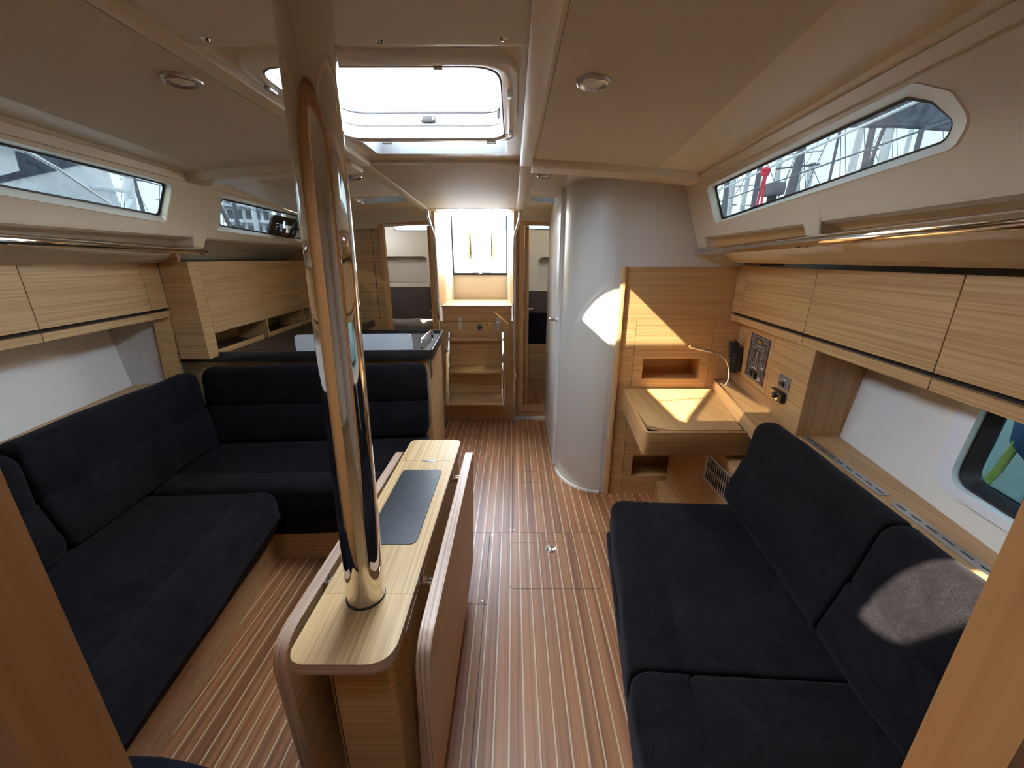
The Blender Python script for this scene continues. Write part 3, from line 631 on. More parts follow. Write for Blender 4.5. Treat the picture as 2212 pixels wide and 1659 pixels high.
# oak return of the port locker down to the settee back, with the pale lining panel behind
build('end_stile', MB().hexa([(-1.665, 2.155, .82), (-1.600, 2.185, .82), (-1.600, 2.205, .82), (-1.665, 2.175, .82)], [(-1.640, 2.155, 1.197), (-1.578, 2.185, 1.197), (-1.578, 2.205, 1.197), (-1.640, 2.175, 1.197)]), 'oak_yv', ll)
build('lining_panel', MB().prism([(-1.668, 2.172, .80), (-1.645, 2.172, 1.22), (-1.87, 2.10, 1.22), (-1.82, 2.10, .80)], (0, .012, 0)), 'hull_grey', wl)
build('side_shelf', MB().ext([(-1.48, 2.17), (-1.83, 2.17), (-1.46, .29), (-1.30, .29)], .805, .822), 'oak_y', label='oak shelf behind the corner settee backs', cat='shelf')
sh = thing('side_shelf', (1.5, .9, .78), 'oak shelf with two grey slotted vents behind the straight settee', 'shelf')
build('board', MB().ext([(1.33, .29), (1.39, .80), (1.49, 1.49), (1.69, 1.49), (1.43, .29)], .782, .80), 'oak_y', sh)
for ya, yb, xa, xb in ((.58, 1.02, 1.422, 1.470), (1.06, 1.475, 1.478, 1.528)):
    L_ = yb - ya; n_ = 9
    v = MB()
    P = lambda t, u: (lerp(xa, xb, t) + u, lerp(ya, yb, t), .8005)
    outer = [P(0, -.012), P(1, -.012), P(1, .022), P(0, .022)]
    slots = []
    for k in range(n_):
        t0, t1 = (k + .14) / n_, (k + .86) / n_
        slots.append([P(t0 + .006, .002), P(t1 - .006, .002), P(t1, .0055), P(t1 - .006, .009), P(t0 + .006, .009), P(t0, .0055)])
    vg = build('vent_grille', v.plate(outer, slots, (0, 0, .003)), 'brushed', sh, smooth=0)
    build('vent_back', MB().prism([P(0.01, -.008), P(.99, -.008), P(.99, .018), P(.01, .018)], (0, 0, .0006)), 'dark_void', vg)

# ------------------------------------------------------------------ grab rails
for s, y0, y1, z0, z1, lb in ((1, .60, 2.295, 1.568, 1.536, 'polished grab rail under the deck window above the straight settee'), (-1, .60, 2.268, 1.575, 1.540, 'polished grab rail under the deck window above the corner settee')):
    g = thing('grab_rail', (s * Xb(1.4), 1.4, 1.54), lb, 'grab rail', 'grab rails along the deck windows')
    pa = Vector((s * (Xb(y0) - .028), y0, z0)); pb_ = Vector((s * (Xb(y1) - .012), y1, z1))
    if s < 0: pb_ = Vector((s * (Xb(y1) - .006), y1, z1 - .002))
    build('rail', MB().tube([pa, pb_ - (pb_ - pa).normalized() * .008, pb_], [.0185, .0185, .013], 28), 'chrome', g)
    for t in (.42, .445) if s > 0 else (.985, .972, .42):
        p = pa.lerp(pb_, t); build('rail_screw', MB().lathe(p + Vector((-s * .006, 0, -.0175)), [(0, -.003), (.004, -.002), (.005, .002)], n=12), 'steel', g)

# ------------------------------------------------------------------ chart-table bulkhead and white compartment column
nb = thing('wall_aft', (1.28, 2.3, 0), 'oak panelled bulkhead behind the chart table', None, kind='structure')
def yplate(x0, x1, z0, z1, holes=(), Y=2.3, t=.012): return MB().plate([(x0, Y, z0), (x1, Y, z0), (x1, Y, z1), (x0, Y, z1)], [[(a, Y, c), (b, Y, c), (b, Y, d), (a, Y, d)] for a, b, c, d in holes], (0, t, 0))
build('upper_panel', yplate(.966, 1.70, 1.168, 1.457), 'oak_x', nb)
build('panel', yplate(.966, 1.052, .0, 1.1655), 'oak_x', nb)
build('niche_panel', yplate(1.0545, 1.512, .0, 1.1655, [(1.114, 1.465, .805, .930), (1.111, 1.470, .132, .280)]), 'oak_x', nb)
build('panel', yplate(1.5145, 1.80, .0, 1.1655), 'oak_x', nb)
build('bulkhead_core', yplate(.966, 1.95, .0, 1.45, [(1.11, 1.475, .80, .935), (1.105, 1.475, .125, .285)], 2.3125, .012), 'joint', nb)
for a, b, c, d in ((1.114, 1.465, .805, .930), (1.111, 1.470, .132, .280)):
    e = .004
    nr = [(a - e, 2.302, c - e), (b + e, 2.302, c - e), (b + e, 2.302, d + e), (a - e, 2.302, d + e)]
    build('niche', MB().loft([nr, [(x, 2.46, z) for x, _, z in nr]][::-1], cap=False).add([(x, 2.46, z) for x, _, z in nr], [(0, 1, 2, 3)]), 'oak_x', nb, fixn=False, smooth=0)
build('corner_post', MB().ext(rpoly([(.936, 2.315), (.936, 2.285), (.966, 2.285), (.966, 2.315)], [0, .014, .003, 0], 4), 0, 1.460), 'oak_top_z', nb)
build('white_panel', MB().plate([(.905, 2.302, 1.455), (1.64, 2.302, 1.455), (1.60, 2.302, 1.475), (1.40, 2.302, 1.56), (1.335, 2.302, 1.63), (1.25, 2.302, 1.872), (1.10, 2.302, 1.90), (.905, 2.302, 1.92)], [], (0, .012, 0)), 'white_column', nb)
col = thing('wall_compartment', (.75, 2.6, 0), 'rounded white wall of the washroom compartment beside the chart table', None, kind='structure')
cpl = [(.905, 2.302), (.860, 2.312), (.812, 2.333), (.768, 2.365), (.730, 2.405), (.698, 2.455), (.672, 2.515), (.656, 2.58), (.648, 2.65)]
cin = [(x + .02 * (1 - i / 8), y + .02) for i, (x, y) in enumerate(cpl)]
def ribbon(pl, z0, z1, t):
    n = len(pl); ins = []
    for i in range(n):
        a = Vector(pl[max(0, i - 1)]); b = Vector(pl[min(n - 1, i + 1)]); d = (b - a).normalized(); ins.append((pl[i][0] + d.y * t, pl[i][1] - d.x * t))
    return MB().ext(list(pl) + ins[::-1], z0, z1)
build('curved_panel', ribbon(cpl, 0.006, 1.945, .015), 'white_column', col, smooth=30)
build('flat_strip', MB().box(.9055, .938, 2.300, 2.312, .006, 1.93), 'white_column', col)
build('foot_trim', ribbon([(x + (-.010 if i else 0), y - .008) for i, (x, y) in enumerate(cpl)], 0.0, .016, .02), 'white_gloss', col, smooth=30)
cd = build('compartment_door', MB().box(.634, .648, 2.66, 3.16, .03, 1.90), 'white_column', col, bevel=0.003)
build('door_edge', MB().box(.628, .6485, 2.652, 2.662, .02, 1.91), 'white_gloss', col)
build('compartment_side', MB().box(.64, .655, 3.16, 3.62, 0, 1.94), 'white_column', col)
dh = build('door_handle', MB().tube([(.634, 2.735, 1.10), (.600, 2.735, 1.10), (.592, 2.745, 1.10), (.590, 2.80, 1.10)], .0085, 14), 'steel', cd)
build('handle_rose', MB().lathe((.634, 2.735, 1.10), [(0, .006), (.018, .006), (.02, 0)], axis=(-1, 0, 0), n=20), 'steel', cd)
build('compartment_top', MB().ext([(.655, 2.65), (.70, 2.45), (.905, 2.305), (1.15, 2.31), (1.15, 3.6), (.655, 3.6)], 1.90, 1.915), 'liner', col)

# ------------------------------------------------------------------ chart table
ct = thing('chart_table', (1.2, 1.95, .6), 'oak chart table with lifting lid and rounded fascia corner', 'chart table')
lid = [(1.010, 2.292), (1.545, 2.292), (1.395, 1.672), (1.06, 1.672), (.968, 1.735)]
build('lid', MB().ext(lid, .727, .745), 'oak_yh', ct, bevel=0.001)
build('lid_edge', MB().ext([(1.062, 1.6705), (.9665, 1.7345), (.968, 1.737), (1.064, 1.674)], .727, .7445), 'beech_y', ct)
fas = rpoly([(.935, 1.652), (1.46, 1.652), (1.46, 1.668), (.953, 1.668), (1.022, 2.298), (1.004, 2.298)], [.028, 0, 0, .012, 0, 0], 6)
build('fascia', MB().ext(fas, .625, .742), 'frame_x', ct, bevel=0.0015)
build('box_bottom', MB().ext([(.955, 1.665), (1.43, 1.665), (1.56, 2.298), (1.02, 2.298)], .628, .64), 'oak_y', ct)
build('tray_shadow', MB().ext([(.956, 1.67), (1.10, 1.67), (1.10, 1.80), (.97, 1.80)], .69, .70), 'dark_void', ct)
build('riser', MB().hexa([(1.547, 2.296, .735), (1.385, 1.56, .735), (1.40, 1.56, .735), (1.562, 2.296, .735)], [(1.556, 2.296, .800), (1.394, 1.56, .800), (1.404, 1.56, .800), (1.566, 2.296, .800)]), 'oak_yv', ct)
build('ledge', MB().ext([(1.556, 2.298), (1.394, 1.50), (1.505, 1.50), (1.67, 2.298)], .785, .800), 'oak_y', ct, bevel=0.0015)
build('support_box', MB().ext([(1.345, 1.56), (1.345, 2.296), (1.70, 2.296), (1.60, 1.56)], 0.0, .60), 'oak_y', ct)
gr = build('grille', MB().plate([(1.3445, 1.60, .395), (1.3445, 1.845, .395), (1.3445, 1.845, .545), (1.3445, 1.60, .545)], [[(1.3445, 1.608 + .0185 * k, .405 + .066 * j), (1.3445, 1.620 + .0185 * k, .405 + .066 * j), (1.3445, 1.620 + .0185 * k, .465 + .066 * j), (1.3445, 1.608 + .0185 * k, .465 + .066 * j)] for k in range(12) for j in range(2)], (-.004, 0, 0)), 'brushed', ct, smooth=0)
build('grille_back', MB().box(1.3435, 1.3448, 1.60, 1.845, .395, .545), 'dark_void', gr)
build('corner_plinth', MB().prism([(1.345, 1.56, .0), (1.345, 2.296, .0), (1.28, 2.296, .0), (1.12, 1.70, .0)], (0, 0, .10)), 'oak_y', ct)
# instrument wall
A_, B_ = Vector((1.66, 2.298)), Vector((1.50, 1.492)); AB = (B_ - A_)
def np_(t): return A_ + AB * t
iw = thing('instrument_wall', (1.6, 1.9, .8), 'oak instrument panel wall above the chart table ledge', 'panel')
def wallboard(t0, t1, z0, z1, th=.015, off=0.0, mat='oak_yv', nm='panel', par=None):
    a, b = np_(t0), np_(t1); n = Vector((AB.y, -AB.x)).normalized() * off
    return build(nm, MB().slab((b.x + n.x, b.y + n.y), (a.x + n.x, a.y + n.y), z0, z1, -th), mat, par or iw, bevel=0.0006, seg=1)
wallboard(0, 1, .80, .8615)
wallboard(0, .178, .8635, 1.164); wallboard(.181, .577, .8635, 1.164); wallboard(.580, 1, .8635, 1.164)
wallboard(0, 1, .80, 1.16, .01, .0, 'joint', 'backing') .location.x += .016
build('end_panel', MB().prism([(1.502, 1.490, .80), (1.502, 1.490, 1.165), (1.73, 1.490, 1.165), (1.69, 1.490, .80)], (0, .014, 0)), 'oak_z', iw)
# point on the instrument wall: t along, height z, proud distance
nW = Vector((AB.y, -AB.x)).normalized()  # points inboard?
if nW.x > 0: nW = -nW
def iwp(t, z, off=0.0): p = np_(t) + nW * off; return Vector((p.x, p.y, z))
def iwq(t0, t1, z0, z1, off0, off1, nm, mat, par, **kw):
    return build(nm, MB().hexa([iwp(t0, z0, off0), iwp(t1, z0, off0), iwp(t1, z0, off1), iwp(t0, z0, off1)], [iwp(t0, z1, off0), iwp(t1, z1, off0), iwp(t1, z1, off1), iwp(t0, z1, off1)]), mat, par, **kw)
LW = AB.length
bp_ = thing('breaker_panel', iwp(.38, .89)[:], 'dark grey electrical switch panel with a white sailing boat diagram', 'switch panel')
t0, t1, z0, z1 = .238, .530, .893, 1.124
iwq(t0, t1, z0, z1, 0, .004, 'plate', 'panel_grey', bp_, bevel=0.0008, seg=1)
def pt(u, v): return (lerp(t0, t1, u), lerp(z0, z1, v))
def pline(u0, v0, u1, v1, w=.0012, par=None, nm='print_line', mat='print_white'):
    a = iwp(*pt(u0, v0), .0043); b = iwp(*pt(u1, v1), .0043); d = (b - a).normalized(); n = d.cross(Vector((nW.x, nW.y, 0))).normalized() * w / 2
    return MB().prism([a - n, b - n, b + n, a + n], (nW.x * .0004, nW.y * .0004, 0))
def merge(ms):
    m = MB()
    for q in ms: m.add(q.v, q.f)
    return m
fr_ = [pline(.05, .03, .95, .03), pline(.95, .03, .95, .97), pline(.95, .97, .05, .97), pline(.28, .03, .28, .97), pline(.70, .03, .70, .97), pline(.28, .70, .70, .70), pline(.28, .25, .70, .25)]
build('border_print', merge(fr_), 'print_white', bp_, smooth=0)
build('boat_print', merge([pline(.49, .66, .36, .34, .001), pline(.36, .34, .45, .33, .001), pline(.45, .33, .49, .66, .001), pline(.49, .66, .50, .27, .001), pline(.50, .66, .60, .30, .001), pline(.32, .29, .62, .29, .0015), pline(.34, .265, .58, .265, .003)]), 'print_white', bp_, smooth=0)
for col_, n_, v0, v1 in ((.17, 9, .12, .90), (.80, 8, .18, .78)):
    for k in range(n_):
        v = lerp(v0, v1, k / (n_ - 1)); w, h = .045, .030
        build('switch_print', merge([pline(col_ - w, v - h, col_ + w, v - h, .0008), pline(col_ + w, v - h, col_ + w, v + h, .0008), pline(col_ + w, v + h, col_ - w, v + h, .0008), pline(col_ - w, v + h, col_ - w, v - h, .0008)]), 'print_white', bp_, smooth=0)
for k in range(3):
    u = .39 + .11 * k; build('button', merge([pline(u - .035, .745, u + .035, .745, .0009), pline(u + .035, .745, u + .035, .80, .0009), pline(u + .035, .80, u - .035, .80, .0009), pline(u - .035, .80, u - .035, .745, .0009), pline(u - .01, .772, u + .012, .772, .003)]), 'print_white', bp_, smooth=0)
def pq(u0, u1, v0, v1, off, nm, mat, **kw):
    (ta, za), (tb_, zb) = pt(u0, v0), pt(u1, v1); return iwq(ta, tb_, za, zb, .004, .004 + off, nm, mat, bp_, **kw)
pq(.38, .60, .835, .895, .001, 'display', 'print_amber'); pq(.77, .90, .895, .915, .0006, 'maker_plate', 'print_white'); pq(.81, .90, .33, .385, .001, 'sticker', 'print_white')
for u in (.37, .52, .62): pq(u - .05, u + .05, .07, .20, .012 if u > .6 else .006, 'socket', 'black_plastic', bevel=0.002)
build('warning_print', MB().prism([iwp(*pt(.72, .06), .0043), iwp(*pt(.86, .06), .0043), iwp(*pt(.79, .15), .0043)], (nW.x * .0005, nW.y * .0005, 0)), 'print_white', bp_)
sp_ = thing('heater_socket', iwp(.775, .95)[:], 'small dark metal switch plate with a black toggle', 'switch plate')
iwq(.722, .842, .950, 1.008, 0, .004, 'plate', 'mast_dark', sp_, bevel=0.0008, seg=1)
iwq(.757, .795, .962, .978, .004, .012, 'toggle', 'black_plastic', sp_, bevel=0.002)
for t, z in ((.732, .955), (.832, .955), (.732, 1.003), (.832, 1.003)): build('plate_screw', MB().lathe(iwp(t, z, .004), [(0, .0012), (.0028, .001), (.0032, 0)], axis=(nW.x, nW.y, 0), n=10), 'steel', sp_)
iwq(.765, .80, .990, .993, .004, .0044, 'plate_print', 'print_white', sp_); iwq(.74, .76, .981, .984, .004, .0044, 'plate_print', 'print_white', sp_)
tk = thing('thermostat', iwp(.775, .90)[:], 'black box with round dial below the switch plate', 'thermostat')
iwq(.708, .835, .893, .938, 0, .022, 'housing', 'black_plastic', tk, bevel=0.003)
iwq(.716, .80, .898, .932, .022, .0228, 'face', 'steel', tk)
build('dial', MB().lathe(iwp(.765, .915, .022), [(0, .011), (.0125, .011), (.014, .009), (.015, 0)], axis=(nW.x, nW.y, 0), n=24), 'black_plastic', tk)
# radio handset on the corner
rd = thing('radio_handset', (1.635, 2.235, .87), 'black radio handset hung in the corner above the chart table', 'radio handset')
ux = Vector((AB.x, AB.y, 0)).normalized(); uy = Vector((nW.x, nW.y, 0)); uz = Vector((-.02, .10, 1)).normalized(); o = iwp(.115, .962, .040)
def rb(u0, u1, v0, v1, w0, w1): return MB().hexa([o + ux * a + uy * b + uz * w0 for a, b in ((u0, v0), (u1, v0), (u1, v1), (u0, v1))], [o + ux * a + uy * b + uz * w1 for a, b in ((u0, v0), (u1, v0), (u1, v1), (u0, v1))])
bd = MB(); prof = [(-.034, -.088), (.030, -.088), (.034, -.06), (.034, .07), (.026, .088), (-.030, .088), (-.034, .07)]
bd.loft([[o + ux * a + uy * -.016 + uz * b for a, b in prof], [o + ux * a * .95 + uy * .022 + uz * b * .97 for a, b in prof]])
build('body', bd, 'black_plastic', rd, bevel=0.004)
build('cradle', rb(-.026, .036, -.032, -.014, -.075, .06), 'black_plastic', rd, bevel=0.003)
build('screen', rb(-.022, .012, .020, .0235, .025, .062), 'panel_grey', rd)
build('red_key', rb(-.022, -.002, .020, .024, .006, .016), 'print_red', rd)
for i in range(3):
    for j in range(3): build('key', rb(-.022 + .013 * i, -.016 + .013 * i, .020, .0242, -.012 - .013 * j, -.008 - .013 * j), 'print_white', rd)
for j in range(4): build('speaker_slot', rb(-.024, .010, .0205, .0225, -.056 - .007 * j, -.053 - .007 * j), 'mast_dark', rd)
build('talk_button', rb(.018, .036, -.006, .016, -.03, .03), 'panel_grey', rd, bevel=0.003)
build('antenna_stub', MB().tube([o + ux * .0 + uz * .086, o + ux * .012 + uz * .096, o + ux * .03 + uz * .088], .0035, 10), 'black_plastic', rd)
# reading lamp
lp = thing('reading_lamp', (1.588, 2.20, .80), 'slim chrome gooseneck reading lamp on the chart table ledge', 'lamp')
build('foot', MB().lathe((1.588, 2.20, .80), [(0, .012), (.012, .012), (.016, .006), (.02, 0)], n=24), 'chrome', lp)
pth = [(1.588, 2.20, .81), (1.588, 2.20, .85), (1.580, 2.198, .895), (1.560, 2.193, .935), (1.530, 2.185, .968), (1.495, 2.177, .990), (1.465, 2.17, 1.000)]
build('neck', MB().tube(pth, .0062, 16), 'chrome', lp)
build('head', MB().tube([(1.468, 2.171, .999), (1.445, 2.166, 1.006), (1.320, 2.15, 1.036), (1.312, 2.149, 1.038)], [.008, .0105, .0105, .009], 20), 'chrome', lp)

# ------------------------------------------------------------------ galley
gc = thing('galley_cabinet', (-.8, 2.7, 0), 'oak galley cabinet ending beside the companionway steps', 'cabinet')
GF0, GF1, GF2 = (-1.66, 2.288), (-.197, 2.374), (-.247, 3.06)
build('front_panel', MB().slab(GF0, GF1, 0, .912, .018), 'oak_x', gc)
build('corner_post', MB().ext(rpoly([(-.215, 2.39), (-.215, 2.3725), (-.194, 2.3740), (-.196, 2.392)], [0, 0, .012, 0], 4), 0, .912), 'oak_z', gc)
build('side_panel', MB().slab((-.195, 2.392), GF2, 0, .912, .018), 'beech_y', gc)
build('rear_panel', MB().box(-1.0, -.247, 3.05, 3.065, 0, .912), 'oak_x', gc)
build('aft_front', MB().slab((-.985, 3.065), (-.955, 3.60), 0, .912, .018), 'oak_y', gc)
def gsp(Y): return lerp(-.195, -.247, (Y - 2.392) / (3.06 - 2.392))
pl_ = build('power_outlet', MB().hexa([(gsp(2.43), 2.43, .765), (gsp(2.43) + .006, 2.43, .765), (gsp(2.485) + .006, 2.485, .765), (gsp(2.485), 2.485, .765)], [(gsp(2.43), 2.43, .895), (gsp(2.43) + .006, 2.43, .895), (gsp(2.485) + .006, 2.485, .895), (gsp(2.485), 2.485, .895)]), 'mast_dark', label='tall dark outlet plate on the side of the galley cabinet', cat='outlet', bevel=0.001)
wt = thing('galley_worktop', (-.8, 2.7, .912), 'black galley worktop with raised fiddle rail', 'worktop')
build('slab', MB().ext([(-1.64, 2.28), (-.175, 2.366), (-.222, 3.045), (-.95, 3.07), (-.935, 3.60), (-1.93, 3.60), (-1.83, 2.28)], .925, .950), 'counter_top', wt)
def fid(a, b, t=.016): return MB().slab(a, b, .912, .972, t)
build('fiddle_front', fid((-1.66, 2.262), (-.163, 2.350)), 'counter_black', wt, bevel=0.002)
build('fiddle_side', fid((-.163, 2.350), (-.212, 3.058)), 'counter_black', wt, bevel=0.002)
build('fiddle_rear', fid((-.212, 3.058), (-.955, 3.085)), 'counter_black', wt, bevel=0.002)
build('fiddle_aft', fid((-.955, 3.085), (-.935, 3.605)), 'counter_black', wt, bevel=0.002)
for a, b in (((-1.40, 2.435), (-1.0, 2.455)), ((-1.0, 2.455), (-1.0, 3.0))):
    build('lid_joint', MB().slab(a, b, .9498, .9506, .003), 'dark_void', wt)
for x, y in ((-1.36, 2.50), (-1.37, 2.78)):
    for k in range(4): build('burner_mark', MB().box(x + .022 * k, x + .022 * k + .012, y, y + .006, .95, .9507), 'print_white', wt)
bd_ = [(-.98, .951), (-.285, .951), (-.285, 1.068), (-.98, 1.068)]
bp2 = rpoly(bd_, [0, 0, .028, .028], 6)
build('splash_guard', MB().prism([(x, 2.326 + (x + .98) * .058, z) for x, z in bp2], (0, .006, 0)), 'frosted_board', label='frosted white splash guard standing along the worktop front', cat='splash guard')
gb = thing('galley_grab_bar', (-.245, 2.62, .95), 'short polished grab bar on the corner of the black worktop', 'grab bar')
pth = [(-.240, 2.42, .95), (-.240, 2.42, .995)] + [(-.240 - .008 * t, 2.42 + .022 * (1 - math.cos(R(90 * t))), .995 + .022 * math.sin(R(90 * t))) for t in (.33, .66, 1)] + [(-.252, 2.78 , 1.017)] + [(-.252, 2.78 + .022 * math.sin(R(90 * t)), .995 + .022 * math.cos(R(90 * t))) for t in (.33, .66, 1)] + [(-.252, 2.802, .95)]
build('bar', MB().tube(pth, .0095, 18), 'chrome', gb)
for x, y in ((-.24, 2.42), (-.252, 2.802)): build('foot', MB().lathe((x, y, .95), [(0, .006), (.013, .006), (.016, 0)], n=20), 'steel', gb)
tp = thing('galley_tap', (-1.06, 3.28, .95), 'black mixer tap at the back of the galley worktop', 'tap')
build('column', MB().tube([(-1.075, 3.30, .95), (-1.075, 3.30, 1.14)], .014, 18), 'black_plastic', tp)
build('spout', MB().tube([(-1.075, 3.30, 1.13), (-1.03, 3.27, 1.165), (-.985, 3.24, 1.172), (-.965, 3.225, 1.155)], .011, 16), 'black_plastic', tp)
build('lever', MB().tube([(-1.075, 3.30, 1.14), (-1.075, 3.31, 1.165), (-1.06, 3.25, 1.185)], .006, 12), 'steel', tp)
# wall locker over the worktop
gl = thing('galley_locker', (-1.5, 2.9, .95), 'oak wall locker with open niches above the black worktop', 'locker')
def gx(Y): return -1.412 - .070 * (Y - 2.2)
def gboard(y0, y1, z0, z1, t=.018, off=0.0): return MB().slab((gx(y0) - off, y0), (gx(y1) - off, y1), z0, z1, t)
build('end_panel', MB().prism([(-1.580, 2.196, .951), (gx(2.2), 2.196, .951), (gx(2.2), 2.196, 1.487), (-1.568, 2.196, 1.487)], (0, .018, 0)), 'oak_x', gl)
build('stile', gboard(2.2, 2.285, .951, 1.487), 'oak_yv', gl, bevel=0.0006, seg=1)
for a, b in ((2.287, 2.855), (2.858, 3.462), (3.465, 3.62)): build('door', gboard(a, b, 1.090, 1.487), 'oak_yv', gl, bevel=0.0008, seg=1)
build('niche_top', MB().ext([(gx(2.2) - .004, 2.21), (gx(3.62) - .004, 3.62), (-1.95, 3.62), (-1.80, 2.21)], 1.084, 1.096), 'oak_y', gl)
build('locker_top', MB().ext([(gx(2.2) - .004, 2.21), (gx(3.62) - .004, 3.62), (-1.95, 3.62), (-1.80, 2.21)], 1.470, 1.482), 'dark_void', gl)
build('niche_back', MB().slab((-1.66, 2.21), (-1.80, 3.62), .951, 1.09, .01), 'oak_yv', gl)
for y in (2.853, 3.460): build('divider', MB().box(gx(y) - .22, gx(y), y, y + .014, .951, 1.086), 'oak_z', gl)
for a, b in ((2.30, 2.80), (2.885, 3.40), (3.48, 3.62)): build('retaining_bar', gboard(a, b, .953, .985, .012, .004), 'oak_yv', gl, bevel=0.001)
build('top_upstand', MB().box(-1.60, -1.46, 2.20, 2.215, 1.487, 1.53), 'oak_x', gl)

# ------------------------------------------------------------------ aft bulkhead, doors and companionway
ab = thing('wall_back', (0, 3.63, 0), 'oak aft bulkhead with two cabin doorways and the companionway', None, kind='structure')
build('bulkhead', MB().plate([(-2.0, 3.63, -.05), (1.05, 3.63, -.05), (1.05, 3.63, 1.97), (-.8, 3.63, 1.97), (-1.345, 3.63, 1.88), (-1.43, 3.63, 1.62), (-1.52, 3.63, 1.58), (-1.95, 3.63, 1.52)],
      [[(-.785, 3.63, .05), (-.385, 3.63, .05), (-.385, 3.63, 1.785), (-.785, 3.63, 1.785)], [(-.335, 3.63, .0), (.335, 3.63, .0), (.335, 3.63, 1.965), (-.335, 3.63, 1.965)], [(.425, 3.63, .11), (.86, 3.63, .11), (.86, 3.63, 1.778), (.425, 3.63, 1.778)]], (0, .018, 0)), 'oak_x', ab)
build('head_trim', MB().loft([[(s_, 3.61, zc(s_, 3.6) - .12), (s_, 3.60, zc(s_, 3.6) - .06), (s_, 3.55, zc(s_, 3.5) - .03), (s_, 3.45, zc(s_, 3.45)), (s_, 3.63, zc(s_, 3.6))] for s_ in (-1.33, -1.15, -.9, -.6, -.36)]), 'liner', ab, smooth=60)
build('head_trim', MB().loft([[(s_, 3.61, zc(s_, 3.6) - .12), (s_, 3.60, zc(s_, 3.6) - .06), (s_, 3.55, zc(s_, 3.5) - .03), (s_, 3.45, zc(s_, 3.45)), (s_, 3.63, zc(s_, 3.6))] for s_ in (.36, .6, .9, 1.05)]), 'liner', ab, smooth=60)
build('panel_joint', MB().box(-.895, -.892, 3.6275, 3.631, .95, 1.80), 'joint', ab)
def doorframe(n, xo0, xi0, xi1, xo1, zo, zi, zb, label):
    d = thing('door_%d' % n, ((xo0 + xo1) / 2, 3.62, 0), label, None, kind='structure')
    y0, y1 = 3.605, 3.66
    build('jamb', MB().prism([(xo0, y0, zb - .05), (xi0, y0, zb), (xi0, y0, zi), (xo0, y0, zo)], (0, y1 - y0, 0)), 'frame_z', d, bevel=0.002)
    build('jamb', MB().prism([(xi1, y0, zb), (xo1, y0, zb - .05), (xo1, y0, zo), (xi1, y0, zi)], (0, y1 - y0, 0)), 'frame_z', d, bevel=0.002)
    build('head', MB().prism([(xo0, y0, zo), (xi0, y0, zi), (xi1, y0, zi), (xo1, y0, zo)], (0, y1 - y0, 0)), 'frame_x', d, bevel=0.002)
    build('sill', MB().prism([(xo0, y0, zb - .05), (xi0, y0, zb), (xi1, y0, zb), (xo1, y0, zb - .05)], (0, y1 - y0, 0)), 'frame_x', d, bevel=0.002)
    return d
d1 = doorframe(1, -.822, -.783, -.388, -.350, 1.818, 1.782, .10, 'cherry framed cabin doorway beside the galley')
d2 = doorframe(2, .386, .428, .86, .90, 1.818, 1.775, .125, 'cherry framed cabin doorway beside the white compartment')
build('step_trim', MB().box(.345, .80, 3.575, 3.606, 0.0, .022), 'hull_grey', d2)
lf2 = build('door_leaf', MB().hexa([(.436, 3.69, .10), (.470, 3.69, .10), (.500, 4.28, .10), (.466, 4.28, .10)], [(.436, 3.69, 1.77), (.470, 3.69, 1.77), (.500, 4.28, 1.77), (.466, 4.28, 1.77)]), 'frame_z', d2, bevel=0.002)
build('lever_handle', MB().tube([(.472, 3.78, 1.05), (.515, 3.78, 1.05), (.522, 3.79, 1.05), (.526, 3.87, 1.045)], .009, 14), 'steel', lf2)
for z in (1.55, 1.02, .32): build('door_hinge', MB().box(.430, .4365, 3.66, 3.69, z - .03, z + .03), 'brushed', lf2)
lf1 = build('door_leaf', MB().hexa([(-.42, 3.68, .10), (-.386, 3.68, .10), (-.40, 4.25, .10), (-.434, 4.25, .10)], [(-.42, 3.68, 1.775), (-.386, 3.68, 1.775), (-.40, 4.25, 1.775), (-.434, 4.25, 1.775)]), 'frame_z', d1, bevel=0.002)
build('lever_handle', MB().tube([(-.42, 3.74, 1.04), (-.445, 3.74, 1.04), (-.45, 3.80, 1.035)], .008, 12), 'steel', lf1)
for z in (1.55, 1.02): build('door_hinge', MB().box(-.389, -.384, 3.655, 3.685, z - .03, z + .03), 'brushed', lf1)

# companionway box (engine casing)
eb = thing('engine_casing', (0, 3.7, 0), 'oak engine casing under the companionway behind the steps', 'casing')
build('lower_panel', MB().box(-.334, .334, 3.572, 3.59, 0, .362), 'oak_x', eb, bevel=0.001)
build('hinged_panel', MB().hexa([(-.318, 3.567, .368), (.308, 3.567, .368), (.308, 3.585, .368), (-.318, 3.585, .368)], [(-.292, 3.567, .955), (.292, 3.567, .955), (.292, 3.585, .955), (-.292, 3.585, .955)]), 'oak_x', eb, bevel=0.001)
build('casing_frame', MB().box(-.334, .334, 3.578, 3.60, .362, .962), 'frame_x', eb)
build('top_rail', MB().box(-.305, .318, 3.570, 3.60, .962, 1.088), 'frame_x', eb)
build('ledge', MB().box(-.306, .322, 3.548, 4.14, 1.088, 1.106), 'oak_x', eb, bevel=0.003)
for x in (-.145, .198):
    hg = build('strap_hinge', MB().prism([(a, 3.566, b) for a, b in rpoly([(x - .012, .885), (x + .012, .885), (x + .018, .95), (x + .015, 1.0), (x - .015, 1.0), (x - .018, .95)], [.01, .01, .004, .014, .014, .004], 4)], (0, -.003, 0)), 'brushed', eb)
    build('hinge_barrel', MB().tube([(x - .019, 3.5625, .957), (x + .019, 3.5625, .957)], .0045, 12), 'steel', hg)
    for a, b in ((-.007, .925), (.007, .925), (0, .898), (-.006, .985), (.006, .985)): build('hinge_screw', MB().lathe((x + a, 3.563, b), [(0, .001), (.003, .001), (.0035, 0)], axis=(0, -1, 0), n=8), 'chrome', hg)
